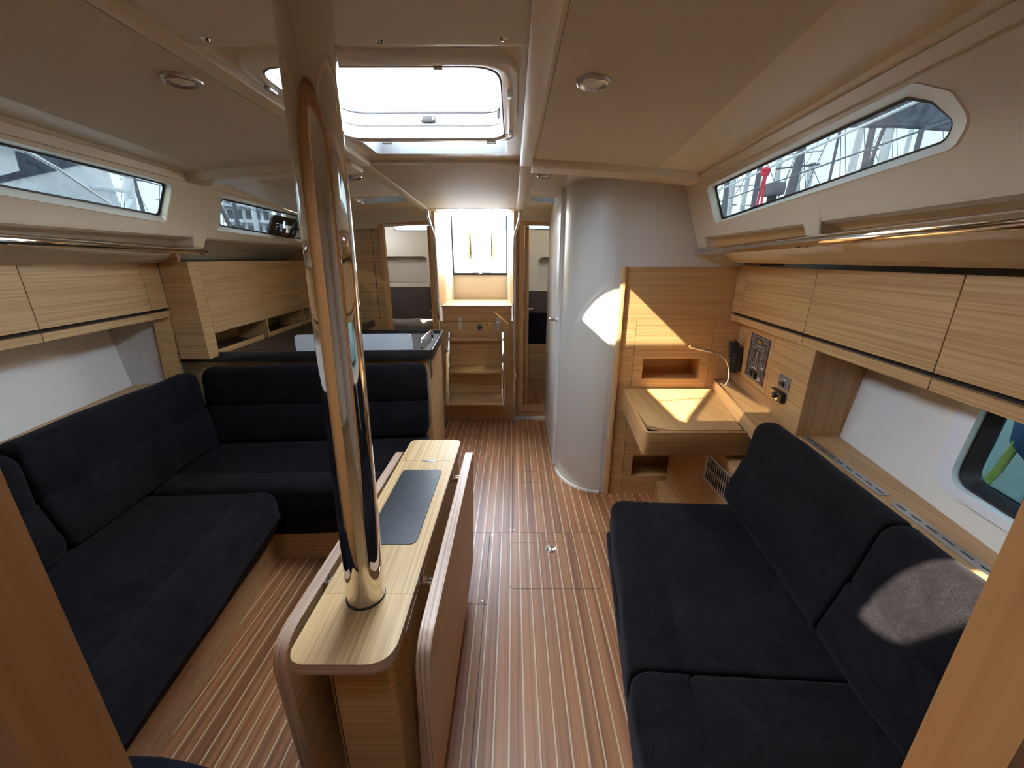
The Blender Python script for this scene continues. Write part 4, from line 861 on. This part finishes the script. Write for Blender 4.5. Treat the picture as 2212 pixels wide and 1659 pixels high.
rl = build('round_latch', MB().lathe((.028, 3.567, .908), [(0, .003), (.020, .003), (.022, .009), (.030, .008), (.033, 0)], axis=(0, -1, 0), n=32), 'steel', eb)
build('latch_window', MB().lathe((.028, 3.5635, .908), [(0, .0012), (.019, .001), (.0195, 0)], axis=(0, -1, 0), n=24), 'panel_grey', rl)
yl = build('warning_label', MB().box(.079, .142, 3.5662, 3.567, .926, .944), 'label_yellow', eb)
for i, (a, w, h) in enumerate(((.083, .009, .008), (.097, .009, .010), (.111, .003, .010), (.117, .003, .010), (.128, .003, .010))): build('label_mark', MB().box(a, a + w, 3.5658, 3.5663, .930, .930 + h), 'black_plastic', yl)
build('corner_screw', MB().lathe((.30, 3.571, .045), [(0, .001), (.004, .001), (.0045, 0)], axis=(0, -1, 0), n=10), 'steel', eb)
# steps
st_ = thing('companionway_steps', (0, 3.42, .25), 'oak companionway steps on polished flat-bar stringers', 'steps')
for yf, z in ((3.292, .280), (3.392, .548), (3.492, .819)):
    build('tread', MB().box(-.236, .228, yf, 3.566, z - .026, z), 'oak_x', st_, bevel=0.004)
for x0 in (-.267, .228):
    q = [(3.283, .258), (3.318, .240), (3.545, .875), (3.500, .880)]
    build('stringer', MB().prism([(x0, y, z) for y, z in rpoly(q, [.012, .012, .005, .012], 4)], (.029, 0, 0)), 'chrome', st_, bevel=0.002)
    build('stringer_bracket', MB().box(x0, x0 + .029, 3.50, 3.567, .845, .872), 'steel', st_)
# companionway trunk
cw = thing('companionway', (0, 3.9, 1.1), 'open companionway with cream coamings', None, kind='structure')
for s in (-1, 1):
    build('trunk_side', MB().slab((s * .336, 3.60), (s * .300, 3.80), 0 if s < 0 else 0, 1.91, -.03 * s), 'oak_z', cw, bevel=0.003)
    build('trunk_liner', MB().slab((s * .300, 3.80), (s * .272, 4.16), 1.0, 1.96, -.03 * s), 'liner', cw, bevel=0.003)
    build('board_track', MB().box(min(s * .262, s * .274), max(s * .262, s * .274), 4.12, 4.15, 1.345, 1.90), 'gasket', cw)
    build('hatch_runner', MB().box(min(s * .285, s * .31), max(s * .285, s * .31), 3.45, 4.2, 1.965, 1.995), 'gelcoat', cw)
build('drop_board', MB().box(-.272, .272, 4.15, 4.18, 1.06, 1.36), 'liner', cw, bevel=0.004)
build('board_sill', MB().box(-.262, .262, 4.135, 4.155, 1.345, 1.368), 'gasket', cw)
build('sill_catch', MB().tube([(-.02, 4.133, 1.352), (-.012, 4.13, 1.362), (.012, 4.13, 1.362), (.02, 4.133, 1.352)], .003, 8), 'steel', cw)
build('hatch_edge', MB().box(-.30, .30, 3.46, 3.53, 1.888, 1.99), 'liner', cw, bevel=0.006)
# upright handrails
for s, lb in ((-1, 'tall bent stainless handrail beside the galley side of the steps'), (1, 'tall bent stainless handrail beside the far cabin door')):
    hr = thing('handrail', (s * .335, 3.53, 0), lb, 'handrail', 'handrails either side of the steps')
    x0 = s * (.330 if s < 0 else .342)
    pth = [(x0, 3.535, 0.0), (x0, 3.535, 1.60), (x0, 3.535, 1.665), (x0 + s * .006, 3.533, 1.70), (x0 + s * .024, 3.53, 1.75), (x0 + s * .046, 3.525, 1.835), (x0 + s * .048, 3.525, 1.888)]
    build('tube', MB().tube(pth, .0125, 20), 'chrome', hr)
    build('top_flange', MB().lathe((x0 + s * .048, 3.525, 1.880), [(0, .008), (.026, .008), (.028, 0)], n=24), 'steel', hr)
    build('foot_flange', MB().lathe((x0, 3.535, 0), [(0, .006), (.022, .006), (.026, 0)], n=24), 'mast_dark', hr)

# ------------------------------------------------------------------ aft cabins
for s, nm, lab in ((-1, 'wall_cabin_port', 'cream lined aft cabin seen through the doorway beside the galley'), (1, 'wall_cabin_starboard', 'cream lined aft cabin seen through the doorway beside the white compartment')):
    cb = thing(nm, (s * 1.0, 4.6, 0), lab, None, kind='structure')
    Yb = 4.75 if s < 0 else 4.55
    if s < 0: win = [(-1.0, 1.80), (-.60, 1.80), (-.60, 1.90), (-1.03, 1.90)]; rec = [(-1.45, 1.235), (-.66, 1.235), (-.66, 1.53), (-1.45, 1.53)]
    else: win = [(.50, 1.805), (.95, 1.79), (.95, 1.90), (.49, 1.90)]; rec = [(.60, 1.20), (1.2, 1.20), (1.2, 1.52), (.62, 1.52)]
    wr_ = rpoly(win, .02, 4); rr_ = rpoly(rec, [.02, .06, .05, .03] if s < 0 else [.06, .02, .03, .05], 5)
    build('lining', MB().plate([(min(s * .33, s * 2.0), Yb, .6), (max(s * .33, s * 2.0), Yb, .6), (max(s * .33, s * 2.0), Yb, 1.96), (min(s * .33, s * 2.0), Yb, 1.96)], [[(x, Yb, z) for x, z in wr_], [(x, Yb, z) for x, z in rr_]], (0, .01, 0)), 'liner', cb)
    build('recess', MB().loft([[(x, Yb + .002, z) for x, z in rr_], [(x, Yb + .22, z) for x, z in rr_]], cap=False).add([(x, Yb + .22, z) for x, z in rr_], [tuple(range(len(rr_)))]), 'ceiling_fabric', cb, fixn=False)
    build('window_gasket', MB().frame([(x, Yb - .002, z) for x, z in wr_], [(x * .985 + .015 * s * .75, Yb - .002, 1.85 + (z - 1.85) * .82) for x, z in wr_], (0, .004, 0)), 'gasket', cb)
    build('window_pane', MB().prism([(x, Yb + .004, z) for x, z in wr_], (0, .004, 0)), 'glass_tinted', cb)
    build('cabin_head', MB().box(min(s * .345, s * 2.05), max(s * .345, s * 2.05), 3.65, Yb + .3, 1.96, 1.99), 'liner', cb)
    build('inner_side', MB().box(min(s * .338, s * .352), max(s * .338, s * .352), 3.645, Yb + .02, -.05, 1.96), 'liner', cb)
    build('cabin_side', MB().box(min(s * 1.62, s * 1.64), max(s * 1.62, s * 1.64), 3.65, Yb, 1.4, 1.97), 'liner', cb); build('deck_underside', MB().box(min(s * 1.60, s * 2.1), max(s * 1.60, s * 2.1), 3.64, Yb + .3, 1.55, 1.57), 'liner', cb)
    build('lower_lining', MB().box(min(s * .36, s * 1.9), max(s * .36, s * 1.9), Yb - .035, Yb - .005, .5, 1.19 if s < 0 else 1.16), 'brown_cloth', cb, bevel=0.012)
    if s < 0:
        build('berth_front', MB().box(-1.9, -.36, 4.05, 4.07, -.05, .62), 'oak_x', cb)
    else:
        build('berth_front', MB().box(.36, 1.9, 4.49, 4.51, -.01, .455), 'oak_x', cb); build('berth_rail', MB().box(.36, 1.9, 4.483, 4.51, .458, .562), 'oak_x', cb, bevel=0.002)
    build('berth_base', MB().box(min(s * .36, s * 1.9), max(s * .36, s * 1.9), 4.07 if s < 0 else 4.51, Yb + .25, .40, .55), 'oak_x', cb)
mt = rpoly([(0, 0), (.64, 0), (.64, .20), (0, .20)], .05, 5)
cushion('berth_mattress', mt, (-1.8, 4.06, .60), (-.37, 4.06, .60), (0, 1, 0), mat='mattress', seed=20, label='black berth mattress with a tweed pillow beyond the galley', cat='mattress')
cushion('berth_mattress', rpoly([(0, 0), (.06, 0), (.06, .36), (0, .36)], .028, 5), (.37, 4.47, .565), (1.6, 4.47, .565), (0, 1, 0), mat='mattress', seed=21, label='tall black mattress side seen past the open cabin door', cat='mattress')
cushion('pillow', rpoly([(0, .0), (.34, 0), (.34, .11), (0, .11)], .054, 6), (-1.10, 4.02, .80), (-.42, 4.02, .80), (0, 1, -.1), mat='tweed', r=.10, puff=.010, seed=22, label='grey tweed pillow at the foot of the galley-side berth', cat='pillow')

# ------------------------------------------------------------------ deck-head downlights
dl0 = None
for i, (x, Y, lb) in enumerate(((-.507, 1.18, 'round flush ceiling downlight above the corner settee'), (.535, 1.19, 'round flush ceiling downlight above the straight settee'), (-.53, 2.36, 'round flush ceiling downlight over the galley'), (.50, 2.34, 'round flush ceiling downlight by the white compartment'))):
    z = zc(x, Y) - (.0075 if i < 2 else .0095)
    sl = -s * .05
    if dl0 is None:
        d0 = dl0 = thing('downlight', (x, Y, z), lb, 'downlight', 'ceiling downlights')
        build('ring', MB().lathe((x, Y, z), [(.026, -.004), (.034, -.010), (.040, -.009), (.0445, -.004), (.045, 0.002)], n=36), 'lamp_ring', d0, smooth=60)
        build('diffuser', MB().lathe((x, Y, z), [(0, -.0062), (.024, -.0058), (.0275, -.004)], n=32), 'lamp_white', d0, smooth=60)
    else:
        d0 = dl0.copy(); C.objects.link(d0); d0.location = (x, Y, z); d0['label'] = lb
        for ch in list(dl0.children):
            c = ch.copy(); C.objects.link(c); c.parent = d0
    d0.rotation_euler = (0, 0, 0)
for d0 in [o for o in C.objects if o.name.startswith('downlight')]:
    # children were made in world space about the first lamp: give them local meshes
    pass
b0 = dl0.location.copy()
for me in {ch.data for ch in dl0.children}:
    me.transform(Matrix.Translation(-b0))
for d0 in [o for o in C.objects if o.name.startswith('downlight')]:
    for ch in d0.children: ch.location = (0, 0, 0)
    d0.rotation_euler = (0, math.atan(.092 * d0.location.x), 0)

# ------------------------------------------------------------------ vent in the aft port window
vw = thing('window_vent', Wp(-1, 3.2, 1.70)[:], 'black square ventilator frame fixed in the galley deck window', 'ventilator')
vo = rpoly([(2.985, 1.800), (3.385, 1.795), (3.41, 1.662), (2.975, 1.672)], .045, 6)
vi = rpoly([(3.05, 1.775), (3.335, 1.772), (3.355, 1.690), (3.045, 1.695)], .018, 6)
build('frame', MB().loft([[Wp(-1, y, z, .046)[:] for y, z in vo], [Wp(-1, y, z, .030)[:] for y, z in vo], [Wp(-1, y, z, .028)[:] for y, z in vi], [Wp(-1, y, z, .046)[:] for y, z in vi]], cap=False), 'black_plastic', vw, fixn=False)
for y, z, dy, dz in ((3.10, 1.765, .05, .018), (3.25, 1.763, .05, .018), (3.09, 1.703, .02, .022), (3.19, 1.700, .02, .022), (3.30, 1.703, .02, .022), (3.06, 1.735, .035, .008), (3.37, 1.730, .06, .008)):
    build('clip', MB().loft([[Wp(-1, y + a, z + b, .040)[:] for a, b in ((-dy, -dz), (dy, -dz), (dy, dz), (-dy, dz))], [Wp(-1, y + a, z + b, .028)[:] for a, b in ((-dy, -dz), (dy, -dz), (dy, dz), (-dy, dz))]]), 'black_plastic', vw)
build('motor_label', MB().loft([[Wp(-1, y, z, .031)[:] for y, z in ((3.15, 1.690), (3.24, 1.690), (3.24, 1.675), (3.15, 1.675))], [Wp(-1, y, z, .0285)[:] for y, z in ((3.15, 1.690), (3.24, 1.690), (3.24, 1.675), (3.15, 1.675))]]), 'print_red', vw)

# ------------------------------------------------------------------ outside: deck, cockpit, neighbours, masts
build('water', MB().box(-150, 150, -150, 150, -1.25, -1.2), 'water', kind='structure', label='dark harbour water', smooth=0)
for s in (-1, 1):
    dk = thing('deck_side', (s * 1.7, 2, 1.56), 'white side deck outside the cabin', None, kind='structure')
    dk.name = 'deck_left' if s < 0 else 'deck_right'
    build('side_deck', MB().ext([(s * 1.30, .2), (s * 1.42, 2.4), (s * 1.48, 6.4), (s * 2.12, 6.4), (s * 2.0, 2.4), (s * 1.55, .2)], 1.615, 1.635), 'gelcoat', dk)
    build('coachroof', MB().hexa([(s * x, y, 1.975) for x, y in ((1.20, 3.2), (.42, 3.2), (.42, 4.2), (1.25, 4.2))], [(s * x, y, 2.0) for x, y in ((1.20, 3.2), (.42, 3.2), (.42, 4.2), (1.25, 4.2))]), 'gelcoat', dk)
ck = thing('cockpit', (0, 5.2, 1.0), 'white cockpit seen through the open companionway', None, kind='structure')
build('sole', MB().box(-.33, .33, 4.19, 7.0, .92, .95), 'gelcoat', ck)
for s in (-1, 1):
    build('bench', MB().ext([(s * .36, 5.3), (s * .86, 5.3), (s * .95, 6.9), (s * .40, 6.9)], .95, 1.42), 'gelcoat', ck, bevel=0.02)
    build('coaming', MB().ext([(s * .88, 5.3), (s * 1.1, 5.3), (s * 1.3, 7.0), (s * 1.0, 7.0)], 1.40, 1.78), 'gelcoat', ck, bevel=0.03)
tb2 = thing('cockpit_table', (-.03, 4.75, .95), 'pale grey cockpit table with varnished drop leaves beyond the companionway', 'table')
build('body', MB().box(-.125, .085, 4.55, 5.1, .95, 1.86), 'gelcoat_grey', tb2, bevel=0.02)
build('top', MB().box(-.128, .088, 4.54, 5.12, 1.855, 1.875), 'gelcoat', tb2, bevel=0.006)
for x in (-.170, .098): build('leaf', MB().box(x, x + .022, 4.62, 5.08, 1.50, 1.855), 'oak_z', tb2, bevel=0.006)
for x in (-.145, .090): build('leaf_stay', MB().box(x, x + .012, 4.575, 4.59, 1.54, 1.80), 'steel', tb2)
bn = thing('wheel_pedestal', (-.03, 5.4, .95), 'white steering pedestal with grab hoop behind the cockpit table', 'pedestal')
build('column', MB().box(-.14, .10, 5.25, 5.5, .95, 2.03), 'gelcoat', bn, bevel=0.03)
build('grab_hoop', MB().tube([(-.13, 5.24, 1.95), (-.12, 5.22, 2.045), (.08, 5.22, 2.045), (.09, 5.24, 1.95)], .012, 12), 'chrome', bn)
cushion('cockpit_cushion', rpoly([(0, 0), (.16, 0), (.16, .3), (0, .3)], .05, 5), (.18, 5.6, 1.86), (.50, 5.6, 1.86), (0, 1, 0), mat='canvas_blue', seed=31, n=4, label='blue canvas bundle high behind the cockpit, by the far handrail', cat='canvas bundle')
cushion('cockpit_cushion', rpoly([(0, 0), (.12, 0), (.12, .2), (0, .2)], .05, 5), (-.26, 5.6, 1.80), (-.18, 5.6, 1.80), (0, 1, 0), mat='canvas_blue', seed=32, n=3, label='small blue canvas roll behind the cockpit table', cat='canvas bundle')

# sprayhood seen through the skylight
sh_ = thing('sprayhood', (0, 3.7, 2.0), 'pale grey canvas sprayhood seen through the skylight', 'sprayhood')
rows = []
for k in range(13):
    x = lerp(-.85, .85, k / 12); e = 1 - (abs(x) / .85) ** 2.4
    rows.append([(x, 3.55 - .12 * e, 2.04), (x * .96, 3.62 + .02 * e, 2.04 + .30 * e), (x * .93, 3.80, 2.04 + .595 * e), (x * .93, 3.90, 2.06 + .625 * e), (x * .93, 4.02, 2.06 + .64 * e)])
mb = MB()
for i in range(12):
    for j in range(4):
        mb.add([rows[i][j], rows[i + 1][j], rows[i + 1][j + 1], rows[i][j + 1]], [(0, 1, 2, 3)])
        mb.add([tuple(Vector(p) + Vector((0, .004, -.004))) for p in (rows[i][j], rows[i][j + 1], rows[i + 1][j + 1], rows[i + 1][j])], [(0, 1, 2, 3)])
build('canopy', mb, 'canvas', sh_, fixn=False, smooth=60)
for x in (-.174, .173): build('strap_loop', MB().tube([(x - .03, 3.56, 2.545), (x - .012, 3.55, 2.60), (x + .004, 3.55, 2.625), (x + .02, 3.55, 2.59), (x + .03, 3.56, 2.54)], .008, 10), 'gelcoat', sh_)
for x, w in ((-.10, .03), (.03, .03)): build('seam_tape', MB().prism([(x, 3.535, 2.44), (x + w, 3.535, 2.44), (x + w + .14, 3.60, 2.60), (x + .14, 3.60, 2.60)], (0, -.003, 0)), 'gelcoat', sh_)
ro = thing('halyard', (-.28, 3.6, 2.6), 'thin tan halyard rising above the sprayhood', 'rope')
build('line', MB().tube([(-.288, 3.6, 2.64), (-.26, 3.62, 3.4), (-.24, 3.64, 6.0)], .006, 8), 'oak_z', ro)
bk = thing('rigging_block', (-.367, 3.6, 2.85), 'small dark block hanging on a line seen through the skylight', 'block')
build('cheek', MB().lathe((-.367, 3.6, 2.865), [(0, -.012), (.022, -.012), (.024, 0), (.022, .012), (0, .012)], axis=(0, 1, 0), n=16), 'mast_dark', bk)
build('becket', MB().tube([(-.367, 3.6, 2.885), (-.362, 3.6, 2.93), (-.36, 3.6, 6.0)], .006, 8), 'wire', bk)

# masts of the marina
def mast(x, y, h, r, col, label, grp, lean=0.0, spread=True, stays=True):
    m = thing('yacht_mast', (x, y, -1.2), label, 'mast', grp)
    top = Vector((x + lean, y, -1.2 + h)); base = Vector((x, y, -1.2))
    build('spar', MB().tube([base, base.lerp(top, .6), top], [r, r, r * .75], 10), col, m)
    tdir = Vector((-y, x, 0)).normalized()
    for f in (.45, .72) if spread else ():
        p = base.lerp(top, f); build('spreader', MB().tube([p - tdir * .55, p + tdir * .55], .025, 6), col, m)
    if stays:
        build('stay', MB().tube([top, base.lerp(top, .02) + tdir * 3.4], .012, 5), 'wire', m)
        build('stay', MB().tube([top, base.lerp(top, .02) - tdir * 3.0], .012, 5), 'wire', m)
    build('masthead', MB().box(top.x - .03, top.x + .03, top.y - .18, top.y + .18, top.z, top.z + .05), 'wire', m)
    return m
rm = random.Random(5)
G1, G2 = 'yacht masts in the marina beyond the straight settee window', 'yacht masts in the marina beyond the corner settee windows'
for i in range(17):
    az = R(lerp(25.5, 44.5, (i + .35 * rm.random()) / 17)); d = rm.choice((16, 19, 23, 27, 32))
    h = rm.choice((12, 14, 16)) if i % 4 else 1.2 + 1.5 + d * math.tan(R(rm.uniform(9, 11.5)))
    mast(.33 + d * math.sin(az), d * math.cos(az), h, rm.uniform(.06, .11), 'mast_alu' if i % 3 else 'mast_dark', ('pale' if i % 3 else 'dark') + ' slender yacht mast seen through the deck window above the straight settee', G1 if i % 3 else 'dark ' + G1, rm.uniform(-.5, .5))
for i in range(13):
    az = R(-lerp(25.0, 50.5, (i + .35 * rm.random()) / 13)); d = rm.choice((18, 22, 26, 31))
    mast(.33 + d * math.sin(az), d * math.cos(az), rm.choice((13, 15, 17)), rm.uniform(.05, .10), 'mast_alu' if i % 2 else 'mast_dark', ('pale' if i % 2 else 'dark') + ' slender yacht mast seen through the deck windows above the corner settee', G2 if i % 2 else 'dark ' + G2, rm.uniform(-.6, .6))
# nearer struts and shrouds of the own boat
def strut(a, b, r, mat, nm, label, cat, grp=None): 
    t = build(nm, MB().tube([a, b], r, 10), mat, label=label, cat=cat, group=grp); return t
strut((1.75, 3.2, 1.866), (1.75, .9, 1.950), .0035, 'wire', 'guard_wire', 'lower steel guard wire outside the window above the straight settee', 'wire')
strut((1.75, 3.2, 1.942), (1.75, 1.2, 2.051), .006, 'mast_alu', 'guard_wire', 'upper white guard wire outside the window above the straight settee', 'wire')
strut((-1.75, .9, 1.99), (-1.75, 4.2, 1.838), .003, 'wire', 'guard_wire', 'steel guard wire outside the windows above the corner settee', 'wire')
for a, b, r, lb in (((2.5, 4.05, -1.2), (2.2, 3.95, 3.4), .022, 'thick dark rigging pole behind the red rope tails'), ((2.9, 3.1, -1.2), (2.75, 3.1, 3.6), .020, 'upright dark rigging pole halfway along the straight settee window'),
                   ((2.9, 3.9, -1.2), (3.2, 3.35, 3.2), .012, 'thin slanting dark pole crossing the pale masts by the straight settee window'), ((2.6, 4.2, -1.2), (2.9, 3.9, 2.9), .02, 'dark rigging pole at the aft corner of the straight settee window'),
                   ((-3.2, 4.55, 1.8), (-3.2, 4.55, 3.4), .018, 'upright dark pole rising from the neighbouring yacht, nearest its curved rail'), ((-3.0, 5.0, 1.8), (-3.3, 4.7, 3.4), .022, 'slanting dark pole rising from the neighbouring yacht'),
                   ((-2.9, 5.85, 1.5), (-2.9, 5.85, 3.0), .02, 'upright dark pole outside the galley deck window'), ((-2.7, 6.4, 1.4), (-2.95, 6.3, 3.0), .03, 'thick dark pole in front of the balconied apartment block')):
    strut(a, b, r, 'mast_dark', 'rigging_pole', lb, 'pole')
rr0 = thing('red_rope', (1.75, 2.47, 1.8), 'red rope tied in a knot around the upper guard wire', 'rope')
build('knot', MB().tube([(1.745, 2.50, 1.975), (1.755, 2.47, 1.985), (1.745, 2.44, 1.97), (1.755, 2.46, 1.955), (1.745, 2.49, 1.96)], .012, 10), 'rope_red', rr0)
build('tail', MB().tube([(1.75, 2.475, 1.96), (1.75, 2.52, 1.70)], .006, 8), 'rope_red', rr0); build('tail', MB().tube([(1.75, 2.465, 1.96), (1.75, 2.455, 1.70)], .006, 8), 'rope_red', rr0)
ob = thing('outboard_motor', (2.1, 2.85, 1.8), 'small grey outboard motor clamped beyond the guard wire', 'motor')
build('cowl', MB().box(2.03, 2.13, 2.86, 2.99, 1.905, 1.985), 'mast_dark', ob, bevel=0.02, seg=3); build('shaft', MB().box(2.07, 2.10, 2.90, 2.96, 1.6, 1.91), 'black_plastic', ob)
build('tiller', MB().tube([(2.08, 2.99, 1.95), (2.08, 3.08, 1.97)], .012, 10), 'black_plastic', ob)
cv = thing('canvas_cover', (2.1, 2.0, 2.0), 'dark wet canvas cover hanging outside the deck window', 'cover')
pts = [(2.58, 2.225), (2.10, 2.090), (1.75, 1.975), (1.40, 1.90), (1.30, 2.5), (2.62, 2.6)]
build('cloth', MB().prism([(2.12, y, z) for y, z in pts], (.02, 0, 0)), 'canvas_dark', cv)
build('hem', MB().tube([(2.125, 2.58, 2.225), (2.125, 2.10, 2.090), (2.125, 1.75, 1.975), (2.125, 1.40, 1.90)], .012, 8), 'canvas_dark', cv)
# neighbouring yacht beyond the corner settee
ny = thing('neighbour_yacht', (-4.3, 4.0, -1.2), 'white neighbouring yacht with a dark cabin window close alongside', 'yacht')
build('cabin_side', MB().prism([(-4.05, 2.2, 1.75), (-4.05, 4.66, 1.93), (-4.05, 4.72, 2.22), (-4.05, 4.60, 2.70), (-4.05, 2.2, 2.9)], (-1.2, 0, 0)), 'gelcoat', ny, bevel=0.02)
build('topsides', MB().prism([(-3.7, 1.0, -1.2), (-3.7, 9.0, -1.2), (-3.7, 9.0, 1.86), (-3.7, 1.0, 1.74)], (-2.5, 0, 0)), 'gelcoat', ny)
build('window', MB().prism([(-4.03, 3.0, 2.02), (-4.03, 3.66, 2.10), (-4.03, 4.10, 2.27), (-4.03, 4.50, 2.43), (-4.03, 4.40, 2.66), (-4.03, 3.0, 2.66)], (-.02, 0, 0)), 'canvas_dark', ny)
build('hatch_flap', MB().prism([(-3.98, 3.2, 2.20), (-3.98, 3.68, 2.17), (-3.98, 3.83, 2.235), (-3.98, 3.85, 2.50), (-3.98, 3.2, 2.52)], (-.02, 0, 0)), 'gelcoat', ny)
build('curved_rail', MB().tube([(-3.9, 3.2, 2.43), (-3.9, 3.68, 2.40), (-3.9, 3.87, 2.385), (-3.9, 4.06, 2.31), (-3.9, 4.29, 2.17), (-3.9, 4.53, 2.03)], .016, 12), 'chrome', ny)
build('curved_rail', MB().tube([(-3.92, 3.2, 2.46), (-3.92, 3.72, 2.42), (-3.92, 3.92, 2.395), (-3.92, 4.11, 2.31), (-3.92, 4.34, 2.17), (-3.92, 4.58, 2.03)], .008, 12), 'chrome', ny)
build('grab_handle', MB().tube([(-4.04, 4.50, 2.20), (-4.0, 4.54, 2.215), (-4.0, 4.90, 2.225), (-4.04, 4.95, 2.22)], .022, 12), 'gelcoat', ny)
for a, b in (((-4.1, 4.78, 1.8), (-4.1, 4.70, 2.75)), ((-4.1, 4.92, 1.8), (-4.1, 5.05, 2.6))): build('arch_leg', MB().tube([a, b], .05, 12), 'gelcoat', ny)
cu = bpy.data.curves.new('hull_number', 'FONT'); cu.body = '405'; cu.size = .11; cu.extrude = .002; cu.materials.append(M['gelcoat_grey'])
tx_ = bpy.data.objects.new('hull_number_curve', cu); C.objects.link(tx_)
dg = bpy.context.evaluated_depsgraph_get(); me = bpy.data.meshes.new_from_object(tx_.evaluated_get(dg)); bpy.data.objects.remove(tx_)
tx_ = bpy.data.objects.new('hull_number', me); C.objects.link(tx_); tx_.parent = ny; tx_.location = Vector((-4.02, 4.00, 2.02)) - ny.location; tx_.rotation_euler = (R(90), 0, R(90))
bl = thing('boat_cover', (-3.2, 7.4, 1.4), 'blue canvas boat cover low beyond the galley deck window', 'cover')
build('cloth', MB().ext([(-3.6, 5.0), (-2.6, 5.2), (-2.8, 9.0), (-4.2, 9.0)], 1.45, 1.80), 'canvas_blue', bl, bevel=0.05)
ap = thing('waterfront_building', (-24, 42, -1.2), 'pale apartment block with rows of balconies beyond the galley window', 'building')
bx, by = Vector((.866, .5, 0)), Vector((-.5, .866, 0)); bo = Vector((-22.0, 36, -1.2))
def bq(u0, u1, v0, v1, z0, z1): return MB().hexa([bo + bx * a + by * b + Vector((0, 0, z0)) for a, b in ((u0, v0), (u1, v0), (u1, v1), (u0, v1))], [bo + bx * a + by * b + Vector((0, 0, z1)) for a, b in ((u0, v0), (u1, v0), (u1, v1), (u0, v1))])
build('facade', bq(-1.7, 1.7, 0, 4, 0, 8.0), 'gelcoat', ap)
for k in range(4):
    build('balcony', bq(-1.8, 1.8, -.5, 0, 3.2 + 1.2 * k, 3.35 + 1.2 * k), 'gelcoat', ap)
    for j in range(5): build('window', bq(-1.5 + .64 * j, -1.1 + .64 * j, -.02, .03, 3.5 + 1.2 * k, 4.2 + 1.2 * k), 'mast_dark', ap)
qb = thing('quay_building', (-14, 32, -1.2), 'long low grey quay building beyond the marina masts', 'building')
build('wall', MB().box(-30, -8, 38, 44, -1.2, 3.2), 'gelcoat_grey', qb); build('roof', MB().box(-30.3, -7.7, 37.7, 44.3, 3.2, 3.35), 'canvas', qb)
for k in range(9): build('window', MB().box(-28.5 + 2.2 * k, -27.2 + 2.2 * k, 37.95, 38.02, 1.2, 2.6), 'mast_dark', qb)
# alongside the hull window
fd = thing('boat_fender', (2.25, 1.0, .1), 'dark fender with blue top hanging outside the hull window', 'fender')
build('body', MB().lathe((2.15, 1.08, .05), [(0, 0), (.06, .02), (.11, .12), (.12, .3), (.12, .62), (.10, .78), (.04, .86), (0, .87)], n=24), 'mast_dark', fd)
build('blue_end', MB().lathe((2.15, 1.12, .80), [(0, .0), (.10, .03), (.16, .10), (.17, .2), (.1, .32), (0, .36)], n=24), 'canvas_blue', fd)
build('neighbour_hull', MB().prism([(2.75, -1.5, -1.2), (2.75, 5.0, -1.2), (2.75, 5.0, 1.35), (2.75, -1.5, 1.35)], (.9, 0, 0)), 'gelcoat_grey', label='pale hull of the yacht moored outside the hull window', cat='yacht')
yr = build('mooring_rope', MB().tube([(2.0, 1.30, .45), (2.0, 1.26, .62), (2.02, 1.22, .80), (2.03, 1.20, .95)], .012, 10), 'rope_yellow', label='yellow flecked mooring rope outside the hull window', cat='rope')
